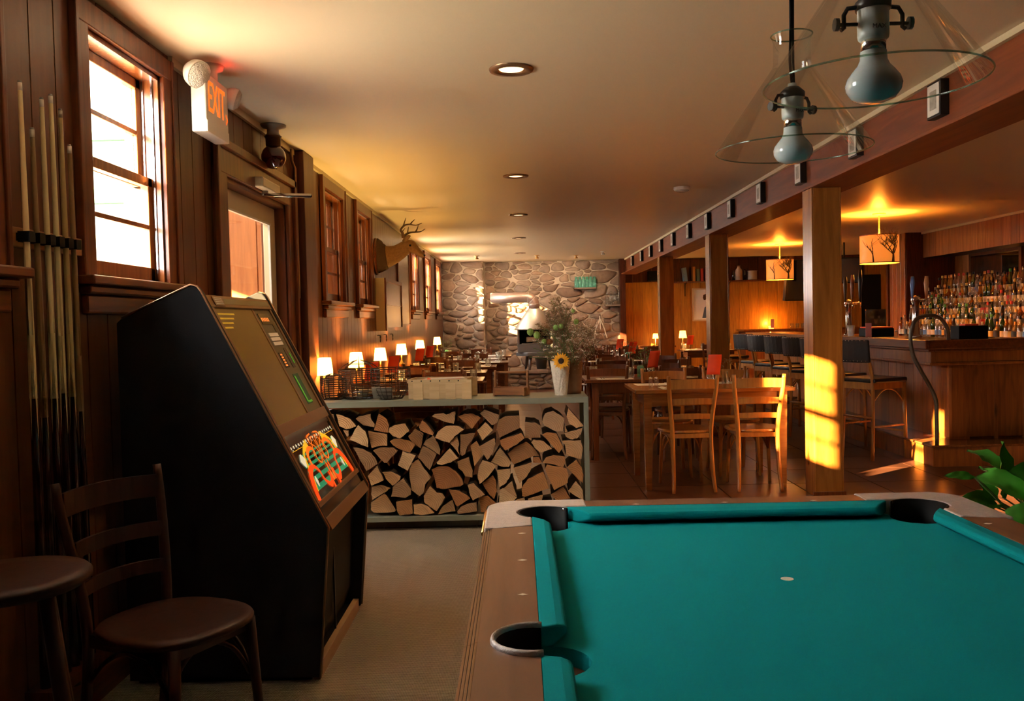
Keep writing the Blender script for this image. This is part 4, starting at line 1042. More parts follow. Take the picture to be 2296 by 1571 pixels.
LOGS = [
 (0, [(80,205),(150,215),(250,260),(325,350),(200,390),(120,350)]), (0, [(305,265),(340,235),(490,205),(500,280),(540,330),(535,370),(400,345)]),
 (0, [(590,200),(690,270),(715,340),(705,435),(530,405),(560,300)]), (0, [(720,370),(780,340),(915,318),(965,410),(850,500),(760,475),(710,425)]),
 (0, [(345,335),(430,410),(465,510),(465,605),(235,510)]), (0, [(455,410),(690,450),(690,595),(560,605),(500,625)]),
 (0, [(720,540),(770,510),(860,508),(950,530),(1035,580),(970,680),(840,635),(760,590)]), (0, [(280,610),(400,625),(500,680),(560,760),(580,810),(440,900),(330,700)]),
 (0, [(520,650),(610,610),(760,610),(825,650),(690,800),(660,800)]), (0, [(885,650),(1045,705),(945,890),(825,820)]),
 (0, [(580,820),(660,1000),(505,1065),(465,950)]), (0, [(635,910),(740,900),(860,960),(850,1000),(760,1075),(680,990)]),
 (0, [(505,1090),(620,1065),(740,1105),(660,1160),(510,1250),(495,1180)]), (0, [(895,975),(990,1110),(985,1180),(920,1215),(745,1200),(765,1085)]),
 (0, [(660,1170),(800,1375),(785,1400),(525,1410),(490,1370),(490,1285)]), (0, [(805,1265),(1000,1235),(1010,1410),(850,1435),(820,1390)]),
 (0, [(165,395),(230,400),(225,480),(205,470)]),
 (1, [(215,350),(260,275),(310,320),(400,430),(385,460),(235,400)]), (1, [(75,480),(160,385),(265,450),(230,630),(130,560)]),
 (1, [(365,235),(400,210),(510,195),(540,215),(655,170),(650,270),(635,330),(560,310),(470,280)]), (1, [(685,235),(760,205),(870,205),(965,255),(855,395)]),
 (1, [(950,200),(1010,150),(1185,215),(1165,310),(1100,345)]), (1, [(410,490),(440,420),(540,345),(700,345),(765,385),(650,470),(590,550),(480,520)]),
 (1, [(715,450),(900,430),(880,480),(800,600),(775,690),(735,715),(715,690)]), (1, [(590,560),(610,510),(680,465),(700,560),(690,640),(710,710)]),
 (1, [(920,400),(1020,300),(1115,395),(985,525)]), (1, [(265,580),(290,530),(380,470),(440,560),(470,640),(465,710),(400,670)]),
 (1, [(200,730),(260,595),(330,620),(430,690),(345,885)]), (1, [(430,790),(590,615),(695,735),(600,790),(490,820),(440,810)]),
 (1, [(835,590),(910,535),(950,600),(1000,700),(885,845)]), (1, [(945,595),(1130,490),(1145,560),(1110,680),(1045,760)]),
 (1, [(675,790),(820,730),(840,830),(865,900),(860,985),(770,970),(740,910),(690,870)]), (1, [(95,920),(120,800),(205,750),(280,870),(365,970),(290,1060),(270,1160),(225,1205),(120,1130)]),
 (1, [(360,880),(450,840),(560,840),(660,900),(740,1000),(755,1060),(720,1085),(520,1120),(425,1105),(400,980)]), (1, [(985,760),(1080,790),(1170,820),(1050,970),(950,1055),(925,960),(940,850)]),
 (1, [(270,1200),(350,1075),(430,1160),(500,1170),(530,1215),(430,1385),(340,1330),(280,1280)]), (1, [(575,1115),(700,1130),(790,1180),(840,1225),(675,1325),(630,1240)]),
 (1, [(805,1060),(880,1035),(1020,1180),(935,1210),(870,1250),(840,1190)]), (1, [(980,1050),(1110,950),(1150,1030),(1160,1140),(1125,1250),(1050,1170)]),
 (1, [(150,1300),(250,1290),(340,1330),(405,1400),(240,1430),(155,1415)]), (1, [(440,1430),(500,1330),(620,1250),(655,1390),(520,1410)]),
 (1, [(680,1385),(720,1330),(800,1290),(915,1270),(920,1380),(690,1415)]), (1, [(930,1215),(1050,1205),(1160,1300),(1050,1330),(1010,1410),(965,1410)]),
 (2, [(180,400),(210,270),(290,235),(460,225),(465,380),(215,500)]), (2, [(525,300),(650,310),(720,350),(715,495),(525,500)]),
 (2, [(735,300),(770,200),(870,165),(1010,260),(985,420),(900,420),(760,350)]), (2, [(1050,130),(1240,350),(1150,378),(1070,330),(1030,240)]),
 (2, [(1005,440),(1225,375),(1210,450),(1160,505),(1080,515),(1020,480)]), (2, [(215,520),(480,430),(525,490),(430,570),(290,645),(240,590)]),
 (2, [(735,450),(790,425),(910,440),(995,610),(940,680),(860,590)]), (2, [(980,535),(1210,525),(1235,620),(1215,760),(1020,710),(1015,600)]),
 (2, [(600,545),(630,510),(750,530),(855,625),(720,670),(660,630)]), (2, [(310,690),(400,610),(540,545),(640,620),(705,720),(640,720),(385,825)]),
 (2, [(105,795),(220,615),(290,700),(360,800),(330,855),(240,850)]), (2, [(735,800),(780,730),(870,700),(1015,720),(1015,790),(990,855),(870,815)]),
 (2, [(385,855),(610,785),(600,870),(550,960),(460,1045)]), (2, [(185,880),(350,865),(345,960),(300,1040),(215,1095)]),
 (2, [(765,870),(790,815),(1030,860),(1055,950),(1045,1040),(880,1130)]), (2, [(1035,860),(1150,765),(1220,860),(1240,950),(1230,1055),(1150,980)]),
 (2, [(485,1100),(560,990),(750,900),(820,1105),(520,1210),(490,1200)]), (2, [(265,1100),(370,1010),(430,1200),(380,1180)]),
 (2, [(215,1120),(260,1095),(380,1180),(430,1210),(350,1290),(210,1290)]), (2, [(1050,1140),(1145,1020),(1230,1130),(1235,1250),(1160,1215)]),
 (2, [(840,1190),(990,1095),(1085,1240),(900,1265)]), (2, [(560,1230),(745,1185),(715,1300),(560,1310)]), (2, [(380,1290),(430,1240),(520,1215),(530,1310),(400,1320)]),
 (2, [(1010,330),(1045,420),(1010,430)]), (2, [(625,735),(700,730),(735,800),(625,800)]),
 (2, [(1100,1270),(1230,1270),(1235,1440),(1090,1440)]), (2, [(900,1280),(1080,1265),(1070,1440),(880,1440)]), (2, [(700,1320),(870,1290),(860,1440),(690,1440)]),
 (2, [(420,1335),(560,1320),(680,1330),(660,1440),(440,1440)]), (2, [(180,1310),(360,1300),(420,1440),(170,1440)]),
]
OFF = [(740, 890, 5.415), (900, 890, 5.418), (1080, 890, 5.415)]
R = random.Random(21); LG = []
for ci, poly in LOGS:
    ox, oy, sc = OFF[ci]; fy = RY + .015 + R.uniform(0, .05)
    P = [at(ox + u / sc, oy + v / sc, RY + .04) for u, v in poly]
    LG.append(([(p.x, p.z) for p in P], fy))
# the logs behind the jukebox, continuing the stack to the left end
xx = [(-1.41, -1.30), (-1.29, -1.175)]
for k in range(6):
    z0 = .085 + k * .112
    for a, b in xx: LG.append(([(a, z0), (b - .004, z0 + .004), (b - .015, z0 + .10), (a + .02, z0 + .108)], RY + .03))
# give every log its row (by height) and its place in the row for the label
cent = [(sum(u for u, v in p) / len(p), sum(v for u, v in p) / len(p)) for p, _ in LG]
rows = {}
for i, (cx, cz) in enumerate(cent): rows.setdefault(min(5, max(0, int((cz - .085) / .115))), []).append(i)
names = {0: 'bottom layer', 1: 'second layer up', 2: 'third layer up', 3: 'fourth layer up', 4: 'fifth layer up', 5: 'top layer'}
place = {}
for r, ids in rows.items():
    for n_, i in enumerate(sorted(ids, key=lambda i: cent[i][0])): place[i] = (n_, r)
for i, (poly, fy) in enumerate(LG):
    cx, cz = cent[i]
    Q = []
    k = len(poly)
    for a in range(k):                                     # irregular split edges
        p, q = poly[a], poly[(a + 1) % k]
        Q.append(p); L2 = math.hypot(q[0] - p[0], q[1] - p[1])
        if L2 > .035:
            nx, nz = (q[1] - p[1]) / L2, -(q[0] - p[0]) / L2
            for t in (.33, .66):
                j = R.uniform(-.0025, .0025)
                Q.append((p[0] + (q[0] - p[0]) * t + nx * j, p[1] + (q[1] - p[1]) * t + nz * j))
    Q = [((u - cx) * .985, (v - cz) * .985) for u, v in Q]
    m = MB(); n = len(Q); dep = R.uniform(.34, .365)
    sc2 = R.uniform(.86, .97)
    vs = [(u, 0, v) for u, v in Q] + [(u * 1.0, .005, v * 1.0) for u, v in Q] + [(u * sc2, dep, v * sc2) for u, v in Q]
    area = sum(Q[a][0] * Q[(a + 1) % n][1] - Q[(a + 1) % n][0] * Q[a][1] for a in range(n))
    m.add(vs, [tuple(range(n)) if area > 0 else tuple(range(n))[::-1]], False, 0)
    for r_ in range(2):
        for a in range(n): m.f.append((r_ * n + a, r_ * n + (a + 1) % n, (r_ + 1) * n + (a + 1) % n, (r_ + 1) * n + a)); m.s.append(False); m.mi.append(0 if r_ == 0 else 1)
    m.f.append(tuple(range(2 * n, 3 * n))); m.s.append(False); m.mi.append(0)
    o = m.build('firewood_log', ['logend', 'bark']); o.location = (cx, fy, cz)
    w = max(u for u, v in Q) - min(u for u, v in Q); h = max(v for u, v in Q) - min(v for u, v in Q)
    shape = 'large' if w * h > .016 else ('thin' if w * h < .006 else 'medium')
    form = 'wide' if w > 1.35 * h else ('tall' if h > 1.35 * w else ('wedge-shaped' if len(poly) < 6 else 'chunky'))
    n_, r_ = place[i]
    tag(o, '%s %s split log, %s from the left in the %s of the stack' % (shape, form, ORD[n_], names[r_]), 'firewood', 'split logs in the rack')

# ------------------------------------------------------------------ things on the rack top
def wire_basket(name, label, loc, r, h, nv, rings, dome, flat=1.0, taper=.8):
    t = thing(name, label, 'basket', loc, .2, 'wire baskets on the rack')
    m = MB(); W = .0022
    rad = lambda z: r * (taper + (1 - taper) * min(1, z / (h * .45)) ** .6)
    for i in range(rings):
        z = .004 + (h - .004) * i / (rings - 1); rr = rad(z)
        m.tube([(rr * cos(2 * pi * k / 20), rr * sin(2 * pi * k / 20) * flat, z) for k in range(20)], W * (1.6 if i in (0, rings - 1) else 1), 5, closed=True)
    for k in range(nv):
        a = 2 * pi * k / nv
        m.tube([(rad(z) * cos(a), rad(z) * sin(a) * flat, z) for z in [.004 + (h - .004) * q / 6 for q in range(7)]], W, 4)
    m.build('wire_body', 'wire', t)
    m = MB()
    for k in range(0, nv, 2):
        a = 2 * pi * k / nv; m.tube([(rad(.004) * cos(a) * s, rad(.004) * sin(a) * s * flat, .004) for s in (1, .02)], W, 4)
    m.build('wire_bottom', 'wire', t)
    if dome:
        m = MB()
        for k in range(8):
            a = pi * k / 4
            m.tube(crv([(r * cos(a), r * sin(a) * flat, h), (r * .62 * cos(a), r * .62 * sin(a) * flat, h + dome * .6), (r * .1 * cos(a), r * .1 * sin(a), h + dome)]), W * 1.2, 5)
        m.tube([(r * .62 * cos(2 * pi * k / 16), r * .62 * sin(2 * pi * k / 16) * flat, h + dome * .6) for k in range(16)], W, 4, closed=True)
        m.tube([(0, .012 * cos(a), h + dome + .012 + .012 * sin(a)) for a in [2 * pi * k / 10 for k in range(10)]], .0018, 5, closed=True)
        m.build('domed_lid', 'wire', t)
    return t
wire_basket('wire_basket', 'small round wire basket with arched lid, partly behind the jukebox', (-1.275 + .045, 5.80, RT), .085, .135, 16, 10, .035)
wire_basket('wire_basket', 'tall round wire basket with a domed wire lid beside the glowing lamp', (-1.065, 5.83, RT), .135, .19, 22, 14, .065, taper=.72)
wire_basket('wire_basket', 'open round wire basket with tapered bottom, next to the veneer crate', (-.845, 5.74, RT), .128, .20, 20, 9, 0, taper=.5)
def packet_pile(name, label, loc, n, w, cols, spread, seed, cat='packets'):
    R2 = random.Random(seed); t = thing(name, label, cat, loc, R2.uniform(-.3, .3))
    for i in range(n):
        M4 = Matrix.Translation((R2.uniform(-spread, spread), R2.uniform(-spread * .5, spread * .5), .006 + i * .006)) @ Matrix.Rotation(R2.uniform(-.4, .4), 4, 'Z') @ Matrix.Rotation(R2.uniform(-.06, .06), 4, 'X')
        MB().box(-w / 2, w / 2, -w * .35, w * .35, 0, .003, M4).build('packet', cols[i % len(cols)], t)
    return t
MT['bluepaper'] = plain('blue_white_packet', (.35, .42, .65), .6)
packet_pile('paper_packets', 'small pile of blue and white packets inside the domed wire basket', (-1.03, 5.79, RT + .002), 9, .09, ['bluepaper', 'paper', 'crate'], .025, 3)
nb = MB(); M4 = Matrix.Translation((-.89, 5.70, RT + .004)) @ Matrix.Rotation(-.9, 4, 'X') @ Matrix.Rotation(.1, 4, 'Y')
tag(MB().box(-.065, .065, -.1, .0, 0, .004, M4).build('notepad', plain('grey_paper_pad', (.35, .32, .29), .7)), 'grey paper pad leaning inside the open wire basket', 'notepad')
# veneer crate with papers
cr = thing('veneer_crate', 'long pale woven wood-veneer crate with red printed papers on top', 'crate', (-.52, 5.75, RT), -.10)
W_, D_, H_ = .185, .12, .128
for s, nm in ((-1, 'side_sheet'), (1, 'side_sheet')):
    MB().box(-W_, W_, s * D_ - .003, s * D_ + .003, .006, H_).build(nm, 'crate', cr)
    MB().box(s * W_ - .003, s * W_ + .003, -D_, D_, .006, H_).build('end_sheet', 'crate', cr)
MB().box(-W_, W_, -D_, D_, .002, .008).build('bottom_sheet', 'crate', cr)
for k in range(4):
    x = -W_ + .03 + k * .105
    MB().box(x, x + .062, -D_ - .006, -D_ - .003, .0, H_ - .004).build('veneer_strip', 'crate', cr); MB().box(x, x + .062, D_ + .003, D_ + .006, .0, H_ - .004).build('veneer_strip', 'crate', cr)
for k in range(2):
    y = -D_ + .02 + k * .12; MB().box(W_ + .003, W_ + .006, y, y + .07, 0, H_ - .004).build('veneer_strip', 'crate', cr)
m = MB(); m.box(-W_ - .007, W_ + .007, -D_ - .009, -D_ - .005, H_ - .022, H_).box(-W_ - .007, W_ + .007, D_ + .005, D_ + .009, H_ - .022, H_).box(-W_ - .009, -W_ - .005, -D_, D_, H_ - .022, H_).box(W_ + .005, W_ + .009, -D_, D_, H_ - .022, H_)
m.build('rim_band', 'crate', cr)
m = MB()
for k in range(6): m.box(-W_ + .02 + k * .06, -W_ + .028 + k * .06, -D_ - .0095, -D_ - .0088, H_ - .014, H_ - .006)
m.build('staples', 'blackmetal', cr)
for k in range(5):
    c2 = MB().box(-.11, .11, -.075, .075, 0, .002).build('printed_leaflet', 'red' if k in (1, 3) else 'paper'); c2.location = (-.52 + (k - 2) * .022, 5.75 + (k % 2) * .02, RT + .115 + k * .0028); c2.rotation_euler = (.0, .0, -.1 + .15 * (k - 2))
    tag(c2, ['white leaflet at the bottom of the pile filling the veneer crate', 'red leaflet low in the pile filling the veneer crate', 'white leaflet midway in the pile filling the veneer crate', 'red leaflet near the top of the pile in the veneer crate', 'white leaflet on top of the pile in the veneer crate'][k], 'leaflet')
# garden trug
tg = thing('wooden_trug', 'small brown wooden trug with an upright dowel handle', 'trug', (-.06, 5.80, RT), -.28)
w, d, h = .10, .062, .052
MB().box(-w, w, -d, d, .006, .014).build('bottom_board', 'trug', tg)
for s in (-1, 1):
    for z in (.012, .034): MB().box(-w, w, s * d - .004, s * d + .004, z, z + .02).build('side_slat', 'trug', tg)
    MB().prism([(-d - .004, .004), (-d * .7, 0), (d * .7, 0), (d + .004, .004), (d + .008, h + .004), (-d - .008, h + .004)], s * w - .005, s * w + .005, 'x').build('end_board', 'trug', tg)
    MB().box(s * (w + .005), s * (w + .015), -.012, .012, .005, .165).build('handle_post', 'trug', tg)
MB().tube([(-w - .01, 0, .152), (w + .01, 0, .152)], .007, 10).build('handle_bar', 'trug', tg)

# vases and dried flowers
va = thing('plaster_vase', 'rough whitish crinkled vase at the right end of the rack', 'vase', (.262, 5.75, RT))
m = MB(); n = 30; R3 = random.Random(5); prof = [(.040, 0), (.040, .01), (.046, .06), (.053, .12), (.060, .18), (.066, .222)]
vs = []
for r, z in prof:
    for k in range(n): rr = r * (1 + R3.uniform(-.035, .035)); vs.append((rr * cos(2 * pi * k / n), rr * sin(2 * pi * k / n), z))
m.add(vs, [(i * n + k, i * n + (k + 1) % n, (i + 1) * n + (k + 1) % n, (i + 1) * n + k) for i in range(len(prof) - 1) for k in range(n)], False); m.f.append(tuple(range(n))[::-1]); m.s.append(False); m.mi.append(0)
solid(m.build('vessel', 'clay', va), .005, -1)
vb = thing('tin_bucket', 'tall brown tapered bucket standing behind the plaster vase', 'bucket', (.352, 5.855, RT))
solid(MB().lathe([(.0005, .0), (.048, .0), (.052, .03), (.068, .27), (.072, .275)], n=30, caps=False).build('vessel', 'bucket', vb), .004, -1)
MB().tube([(.0705 * cos(2 * pi * k / 24), .0705 * sin(2 * pi * k / 24), .272) for k in range(24)], .003, 6, closed=True).build('rim', 'bronze', vb)
fb = thing('dried_bouquet', 'loose dried and fresh wildflower bouquet spreading above the vases', 'flowers', (.30, 5.80, RT + .2))
st_ = MB(); bl = MB(); sp_ = MB(); R4 = random.Random(8)
def FP(px, py, y=5.8): return at(px, py, y) - Vector((.30, 5.80, RT + .2))
def base_pt(): return Vector((R4.uniform(-.07, .07), R4.uniform(-.03, .05), R4.uniform(-.02, .03)))
def cluster(mb, c, r, n, s0, s1, sz=1):
    for _ in range(n):
        p = c + Vector((R4.gauss(0, r), R4.gauss(0, r), R4.gauss(0, r * sz))); s = R4.uniform(s0, s1)
        a = R4.uniform(0, pi); u = Vector((cos(a), sin(a), R4.uniform(-.6, .6))).normalized() * s; v = Vector((-sin(a), cos(a), R4.uniform(-1, 1))).normalized() * s
        mb.add([p + u, p + v, p - u, p - v, p + u.cross(v).normalized() * s * .7], [(0, 1, 4), (1, 2, 4), (2, 3, 4), (3, 0, 4), (3, 2, 1, 0)])
def stalk(tip, r=.0012):
    b = base_pt(); t = Vector(tip); mid = b * .45 + t * .55 + Vector((-(t.x - b.x) * .12, 0, (t.z - b.z) * .08)); st_.tube(crv([b, mid, t], 5), r * 1.25, 4); return b
# tall brown sprays
for px, py in [(1236, 672), (1243, 690), (1250, 668), (1228, 700), (1262, 705), (1240, 720), (1255, 735), (1270, 690)]:
    t = FP(px, py, 5.8 + R4.uniform(-.05, .08)); b = stalk(t)
    for q in range(14):
        f = .55 + .45 * q / 13; cluster(sp_, b.lerp(t, f), .014, 20, .003, .0065)
# wide brown filler clouds
for px, py, rr in [(1310, 760, .055), (1322, 745, .05), (1300, 730, .05), (1330, 775, .045), (1290, 770, .055), (1285, 740, .05), (1275, 760, .05), (1318, 790, .04), (1222, 735, .04), (1240, 755, .045), (1260, 720, .05), (1215, 765, .035), (1205, 750, .03), (1252, 780, .05), (1235, 790, .04), (1295, 800, .04), (1268, 790, .045)]:
    t = FP(px, py, 5.8 + R4.uniform(-.08, .1)); stalk(t)
    cluster(sp_, t, rr * .55, int(4200 * rr), .0024, .006)
    for _ in range(6): st_.tube([t - Vector((0, 0, .05)), t + Vector((R4.gauss(0, rr), R4.gauss(0, rr), R4.uniform(0, rr * 1.4)))], .0007, 3)
for k in range(420):
    px, py = R4.gauss(1300, 22), R4.gauss(765, 26); cluster(bl, FP(px, py, 5.75 + R4.uniform(-.05, .1)), .002, 2, .0014, .0028)
# cream umbels
for px, py in [(1233, 748), (1250, 758), (1262, 752), (1290, 745), (1285, 697), (1228, 775), (1246, 777), (1254, 785), (1236, 790), (1222, 783), (1212, 768), (1225, 800), (1240, 800), (1292, 800), (1200, 763), (1286, 742), (1275, 762)]:
    t = FP(px, py, 5.72 + R4.uniform(-.04, .04)); stalk(t)
    cluster(bl, t, .009, 34, .0015, .0032, .35)
# dark spike at the left
t = FP(1205, 726, 5.75); b = stalk(t)
for px, py in [(1206, 728), (1212, 735), (1220, 742), (1226, 750), (1228, 758), (1216, 746)]: cluster(sp_, FP(px, py, 5.75), .006, 20, .003, .006)
# fresh green stems
for px, py in [(1188, 800), (1195, 780), (1200, 795), (1261, 740), (1270, 770), (1278, 775), (1284, 690), (1205, 790), (1215, 740)]: stalk(FP(px, py, 5.74), .0017)
st_.build('stems', 'stem', fb)['kind'] = 'stuff'; sp_.build('dried_sprays', 'sprig', fb)['kind'] = 'stuff'; bl.build('small_blossoms', 'blossom', fb)['kind'] = 'stuff'
for px, py, r in [(1189, 744, .022), (1204, 751, .022), (1258, 731, .016), (1292, 721, .017), (1220, 765, .016), (1246, 734, .018), (1285, 697, .012)]:
    t = FP(px, py, 5.72); stalk(t, .0018)
    MB().ball(t, r, 14, 1, 1, 1.1).build('seed_pod', 'pod', fb)
MB().ball(FP(1232, 766, 5.73), .024, 14, 1, 1, .8).build('rust_flower_head', plain('rust_flower', (.22, .075, .015), .9, bump=1, bscale=150), fb)
sf = thing('sunflower', 'yellow sunflower facing the camera at the vase rim', 'flower', at(1258, 809, 5.66))
for lay, (r0, r1, n, yy) in enumerate(((  .016, .056, 19, 0), (.016, .048, 17, -.004))):
    for k in range(n):
        a = 2 * pi * k / n + lay * .2; ln = r1 * (1 + .12 * sin(k * 2.3)); w = .0075
        d = Vector((cos(a), 0, sin(a))); s = Vector((-sin(a), 0, cos(a)))
        v = [d * r0 + Vector((0, yy, 0)), d * (r0 + (ln - r0) * .5) + s * w + Vector((0, yy - .004, 0)), d * ln + Vector((0, yy - .001 + .004 * sin(k * 1.7), 0)), d * (r0 + (ln - r0) * .5) - s * w + Vector((0, yy - .004, 0)), d * (r0 + (ln - r0) * .5) + Vector((0, yy - .007, 0))]
        MB().add(v, [(0, 1, 4), (1, 2, 4), (2, 3, 4), (3, 0, 4)], True).build('petal', 'petal', sf)
MB().ball((0, -.004, 0), .0185, 20, 1, .45, 1).build('flower_centre', 'darkcentre', sf)
MB().tube(crv([(0, .008, 0), (-.01, .03, -.02), (-.0, .06, -.09), (-.01, .08, -.15)]), .003, 6).build('stem', 'stem', sf)

# ================================================================== WOOD STOVE AND HEARTH
he = struct(MB().box(-.70, 2.1, 16.9, 18.2, 0, .30).build('hearth', 'mortar'))
stones(he, -.69, 2.09, .0, .29, 46, 16.9, 9, zs=2.0, inset=.008)
x = -.70; R = random.Random(2)
while x < 2.05:
    w = R.uniform(.3, .5); w = min(w, 2.1 - x)
    MB().prism([(x + .006, 16.82 + R.uniform(-.02, .02)), (x + w - .006, 16.82 + R.uniform(-.02, .02)), (x + w - .006, 17.5), (x + .006, 17.5)], .30, .36).build('stone', 'stone', he, bevel=.008)
    MB().prism([(x + .006, 17.51), (x + w - .006, 17.51), (x + w - .006, 18.18), (x + .006, 18.18)], .30, .36).build('stone', 'stone', he, bevel=.008)
    x += w
sv = thing('wood_stove', 'freestanding steel wood stove with conical hood on the stone hearth', 'stove', (.30, 17.3, .36))
def ngon(r, n, a0=0): return [(r * cos(2 * pi * k / n + a0), r * sin(2 * pi * k / n + a0)) for k in range(n)]
MB().prism(ngon(.40, 8, pi / 8), .27, .34).build('base_plate', 'stove', sv, bevel=.01)
for k in (0, 1, 2):
    a = -pi / 2 + .65 + k * 2 * pi / 3 + pi
    MB().tube([(.24 * cos(a), .24 * sin(a), .28), (.31 * cos(a), .31 * sin(a), 0)], [.035, .022], 8).build('leg', 'stove', sv)
m = MB()
m.box(-.33, .33, .25, .28, .34, .78); m.box(-.34, -.30, -.30, .28, .34, .78); m.box(.30, .34, -.30, .28, .34, .78); m.box(-.30, .30, -.30, -.27, .34, .50); m.box(-.26, .26, -.305, -.27, .50, .515)
m.build('firebox', 'stove', sv, bevel=.006)
MB().box(-.30, .30, .2, .25, .34, .78).build('firebox_back', 'rubber', sv)
MB().lathe([(.39, .775), (.395, .79), (.125, 1.17), (.115, 1.185)], n=36, sy=.85).build('hood', 'hood', sv)
pp = MB(); path = [(0, 0, 1.18), (0, 0, 1.26)] + [(-.16 + .16 * cos(radians(a)), 0, 1.26 + .145 * sin(radians(a))) for a in (18, 36, 54, 72, 90)] + [(-.30, .0, 1.405), (-.84, .08, 1.405)]
pp.tube(path, .105, 24); pp.build('stove_pipe', plain('brown_stove_pipe', (.36, .24, .19), .38, metal=.6), sv)
for p_, q_ in ((path[1], path[2]), (path[3], path[4]), (path[5], path[6])): MB().tube([Vector(p_), Vector(p_) + (Vector(q_) - Vector(p_)) * .25], .109, 24).build('pipe_seam', 'hood', sv)
for i, (x, z, l) in enumerate(((-.1, .60, 'split log lying higher inside the stove'), (.02, .555, 'split log lying lower inside the stove'))):
    o = MB().tube([(0, 0, 0), (.26, .05, 0)], .052, 9).build('stove_log', 'logend'); o.location = (.30 + x - .06, 17.2 + i * .08, .36 + z - .02 + .0); tag(o, l, 'firewood')
bk = thing('ash_bucket', 'dark iron ash bucket beneath the stove', 'bucket', (.42, 17.35, .36)); MB().lathe([(.09, 0), (.125, .22), (.13, .225)], n=24).build('vessel', 'stove', bk)

# glass jars on small stone-wall ledges, twisted branch ornament
def ledge(name, label, x0, x1, z): return tag(MB().box(x0, x1, 17.98, 18.2, z - .03, z).build(name, 'stone', None, bevel=.006), label, 'shelf')
a, b = at(1287, 645, 18.05), at(1336, 645, 18.05); ledge('stone_ledge', 'small ledge holding the aqua glass jars on the stone wall', a.x, b.x, a.z); zj = a.z
jar = thing('glass_jar', 'x', 'jar', (0, 0, 0), 0, 'aqua glass jars on the stone wall')
MB().lathe([(.0005, 0), (.036, .002), (.038, .02), (.038, .15), (.026, .18), (.027, .205)], n=14, caps=False).build('jar_body', 'aqua', jar)
MB().lathe([(.029, .195), (.029, .22), (.0005, .222)], n=12, caps=False).build('lid', 'aqua', jar)
for k in range(6):
    loc = (a.x + .05 + k * .074, 18.07 + .02 * (k % 2), zj); lb = 'aqua glass jar, %s from the left on the upper wall ledge' % ORD[k]
    if k == 0: jar.location = loc; jar['label'] = lb
    else: copy_tree(jar, None, loc, .3 * k, lb)
a, b = at(1356, 683, 18.05), at(1392, 683, 18.05); ledge('stone_ledge', 'small ledge holding the clear bottles on the stone wall', a.x, b.x, a.z); zj = a.z
bo = thing('clear_bottle', 'x', 'bottle', (0, 0, 0), 0, 'clear bottles on the stone wall')
MB().lathe([(.0005, 0), (.030, .002), (.031, .16), (.013, .21), (.013, .27), (.016, .275)], n=14, caps=False).build('bottle_body', 'tumbler', bo)
for k in range(4):
    loc = (a.x + .05 + k * .08, 18.07, zj); lb = 'clear glass bottle, %s from the left on the lower wall ledge' % ORD[k]
    if k == 0: bo.location = loc; bo['label'] = lb
    else: copy_tree(bo, None, loc, .3 * k, lb)
c0 = at(1345, 712, 18.08)
tag(MB().tube(crv([c0, c0 + Vector((-.03, 0, -.12)), c0 + Vector((-.10, 0, -.28)), c0 + Vector((-.06, 0, -.36))]), .012, 6).tube(crv([c0 + Vector((0, 0, -.02)), c0 + Vector((.06, 0, -.15)), c0 + Vector((.14, 0, -.42))]), .012, 6).tube(crv([c0 + Vector((0, 0, .03)), c0, c0 + Vector((.01, 0, -.25))]), .010, 6).build('driftwood_ornament', 'clay'),
    'pale twisted driftwood figure hanging on the stone wall', 'ornament')
# ================================================================== DEER HEAD
DY = 9.6
dh = thing('deer_head', 'mounted deer head with branching antlers on the left wall', 'deer head', (XL, DY, 2.1))
def D(px, py, dy=0): return at(px, py, DY + dy) - Vector((XL, DY, 2.1))
sh_ = D(846, 575); sh_.x = .004
m = MB()
pth = [sh_, D(864, 576), D(880, 572), D(893, 566), D(906, 557), D(914, 552), D(922, 553), D(930, 559), D(939, 566), D(946, 571), D(951, 573)]
rad = [.185, .125, .102, .088, .078, .074, .066, .052, .036, .030, .020]
m.tube(crv(pth, 3), [a + (b - a) * t / 3 for a, b in zip(rad, rad[1:]) for t in range(3)] + [rad[-1]], 18, sy=.82, up=(0, 0, 1))
bd = m.build('head_and_neck', 'fur', dh)
m = MB(); m.tube(crv([sh_, D(858, 576), D(868, 575)], 4), [.20, .192, .182, .172, .16, .15, .142, .135, .125], 18, sy=.85, up=(0, 0, 1)); m.build('mane', 'furdark', dh)
MB().lathe([(.0005, 0), (.20, 0), (.20, .02), (.17, .03), (.0005, .03)], n=28).build('plaque', 'trim', dh).matrix_local = Matrix.Translation((0, 0, sh_.z)) @ Matrix.Rotation(pi / 2, 4, 'Y')
for s in (-1, 1):
    m = MB(); o_ = Vector((0, s * .055, 0))
    e0 = D(906, 540) + o_; e1 = D(924, 531) + o_ * 2.2 if s < 0 else D(914, 528) + o_ * 2.2
    d = e1 - e0; sv_ = Vector((0, 0, 1)).cross(d).normalized()
    vs = []
    for i in range(7):
        t = i / 6; w = .032 * sin(pi * min(1, .15 + t * .85)) ** .8
        for k in (-1, 0, 1): vs.append(e0 + d * t + Vector((0, 0, 1)) * (w * k * .9) + Vector((-.01 * (1 - abs(k)), s * .012 * (1 - abs(k)), 0)))
    m.add(vs, [(i * 3 + k, i * 3 + k + 1, i * 3 + 4 + k, i * 3 + 3 + k) for i in range(6) for k in range(2)], True)
    solid(m.build('ear', 'fur', dh), .006)
    MB().ball(D(921, 551) + Vector((0, s * .058, 0)), .0125, 12).build('eye', 'blackgloss', dh)
MB().ball(D(951, 572), .020, 12, .8, 1.1, .8).build('nose', 'blackgloss', dh)
A1 = lambda x, y, dy: D(820 + x / 5.237, 460 + y / 5.237, dy)
m = MB(); r = [.016, .015, .014, .013, .012, .011, .010, .009, .008, .006, .004, .003, .002, .002]
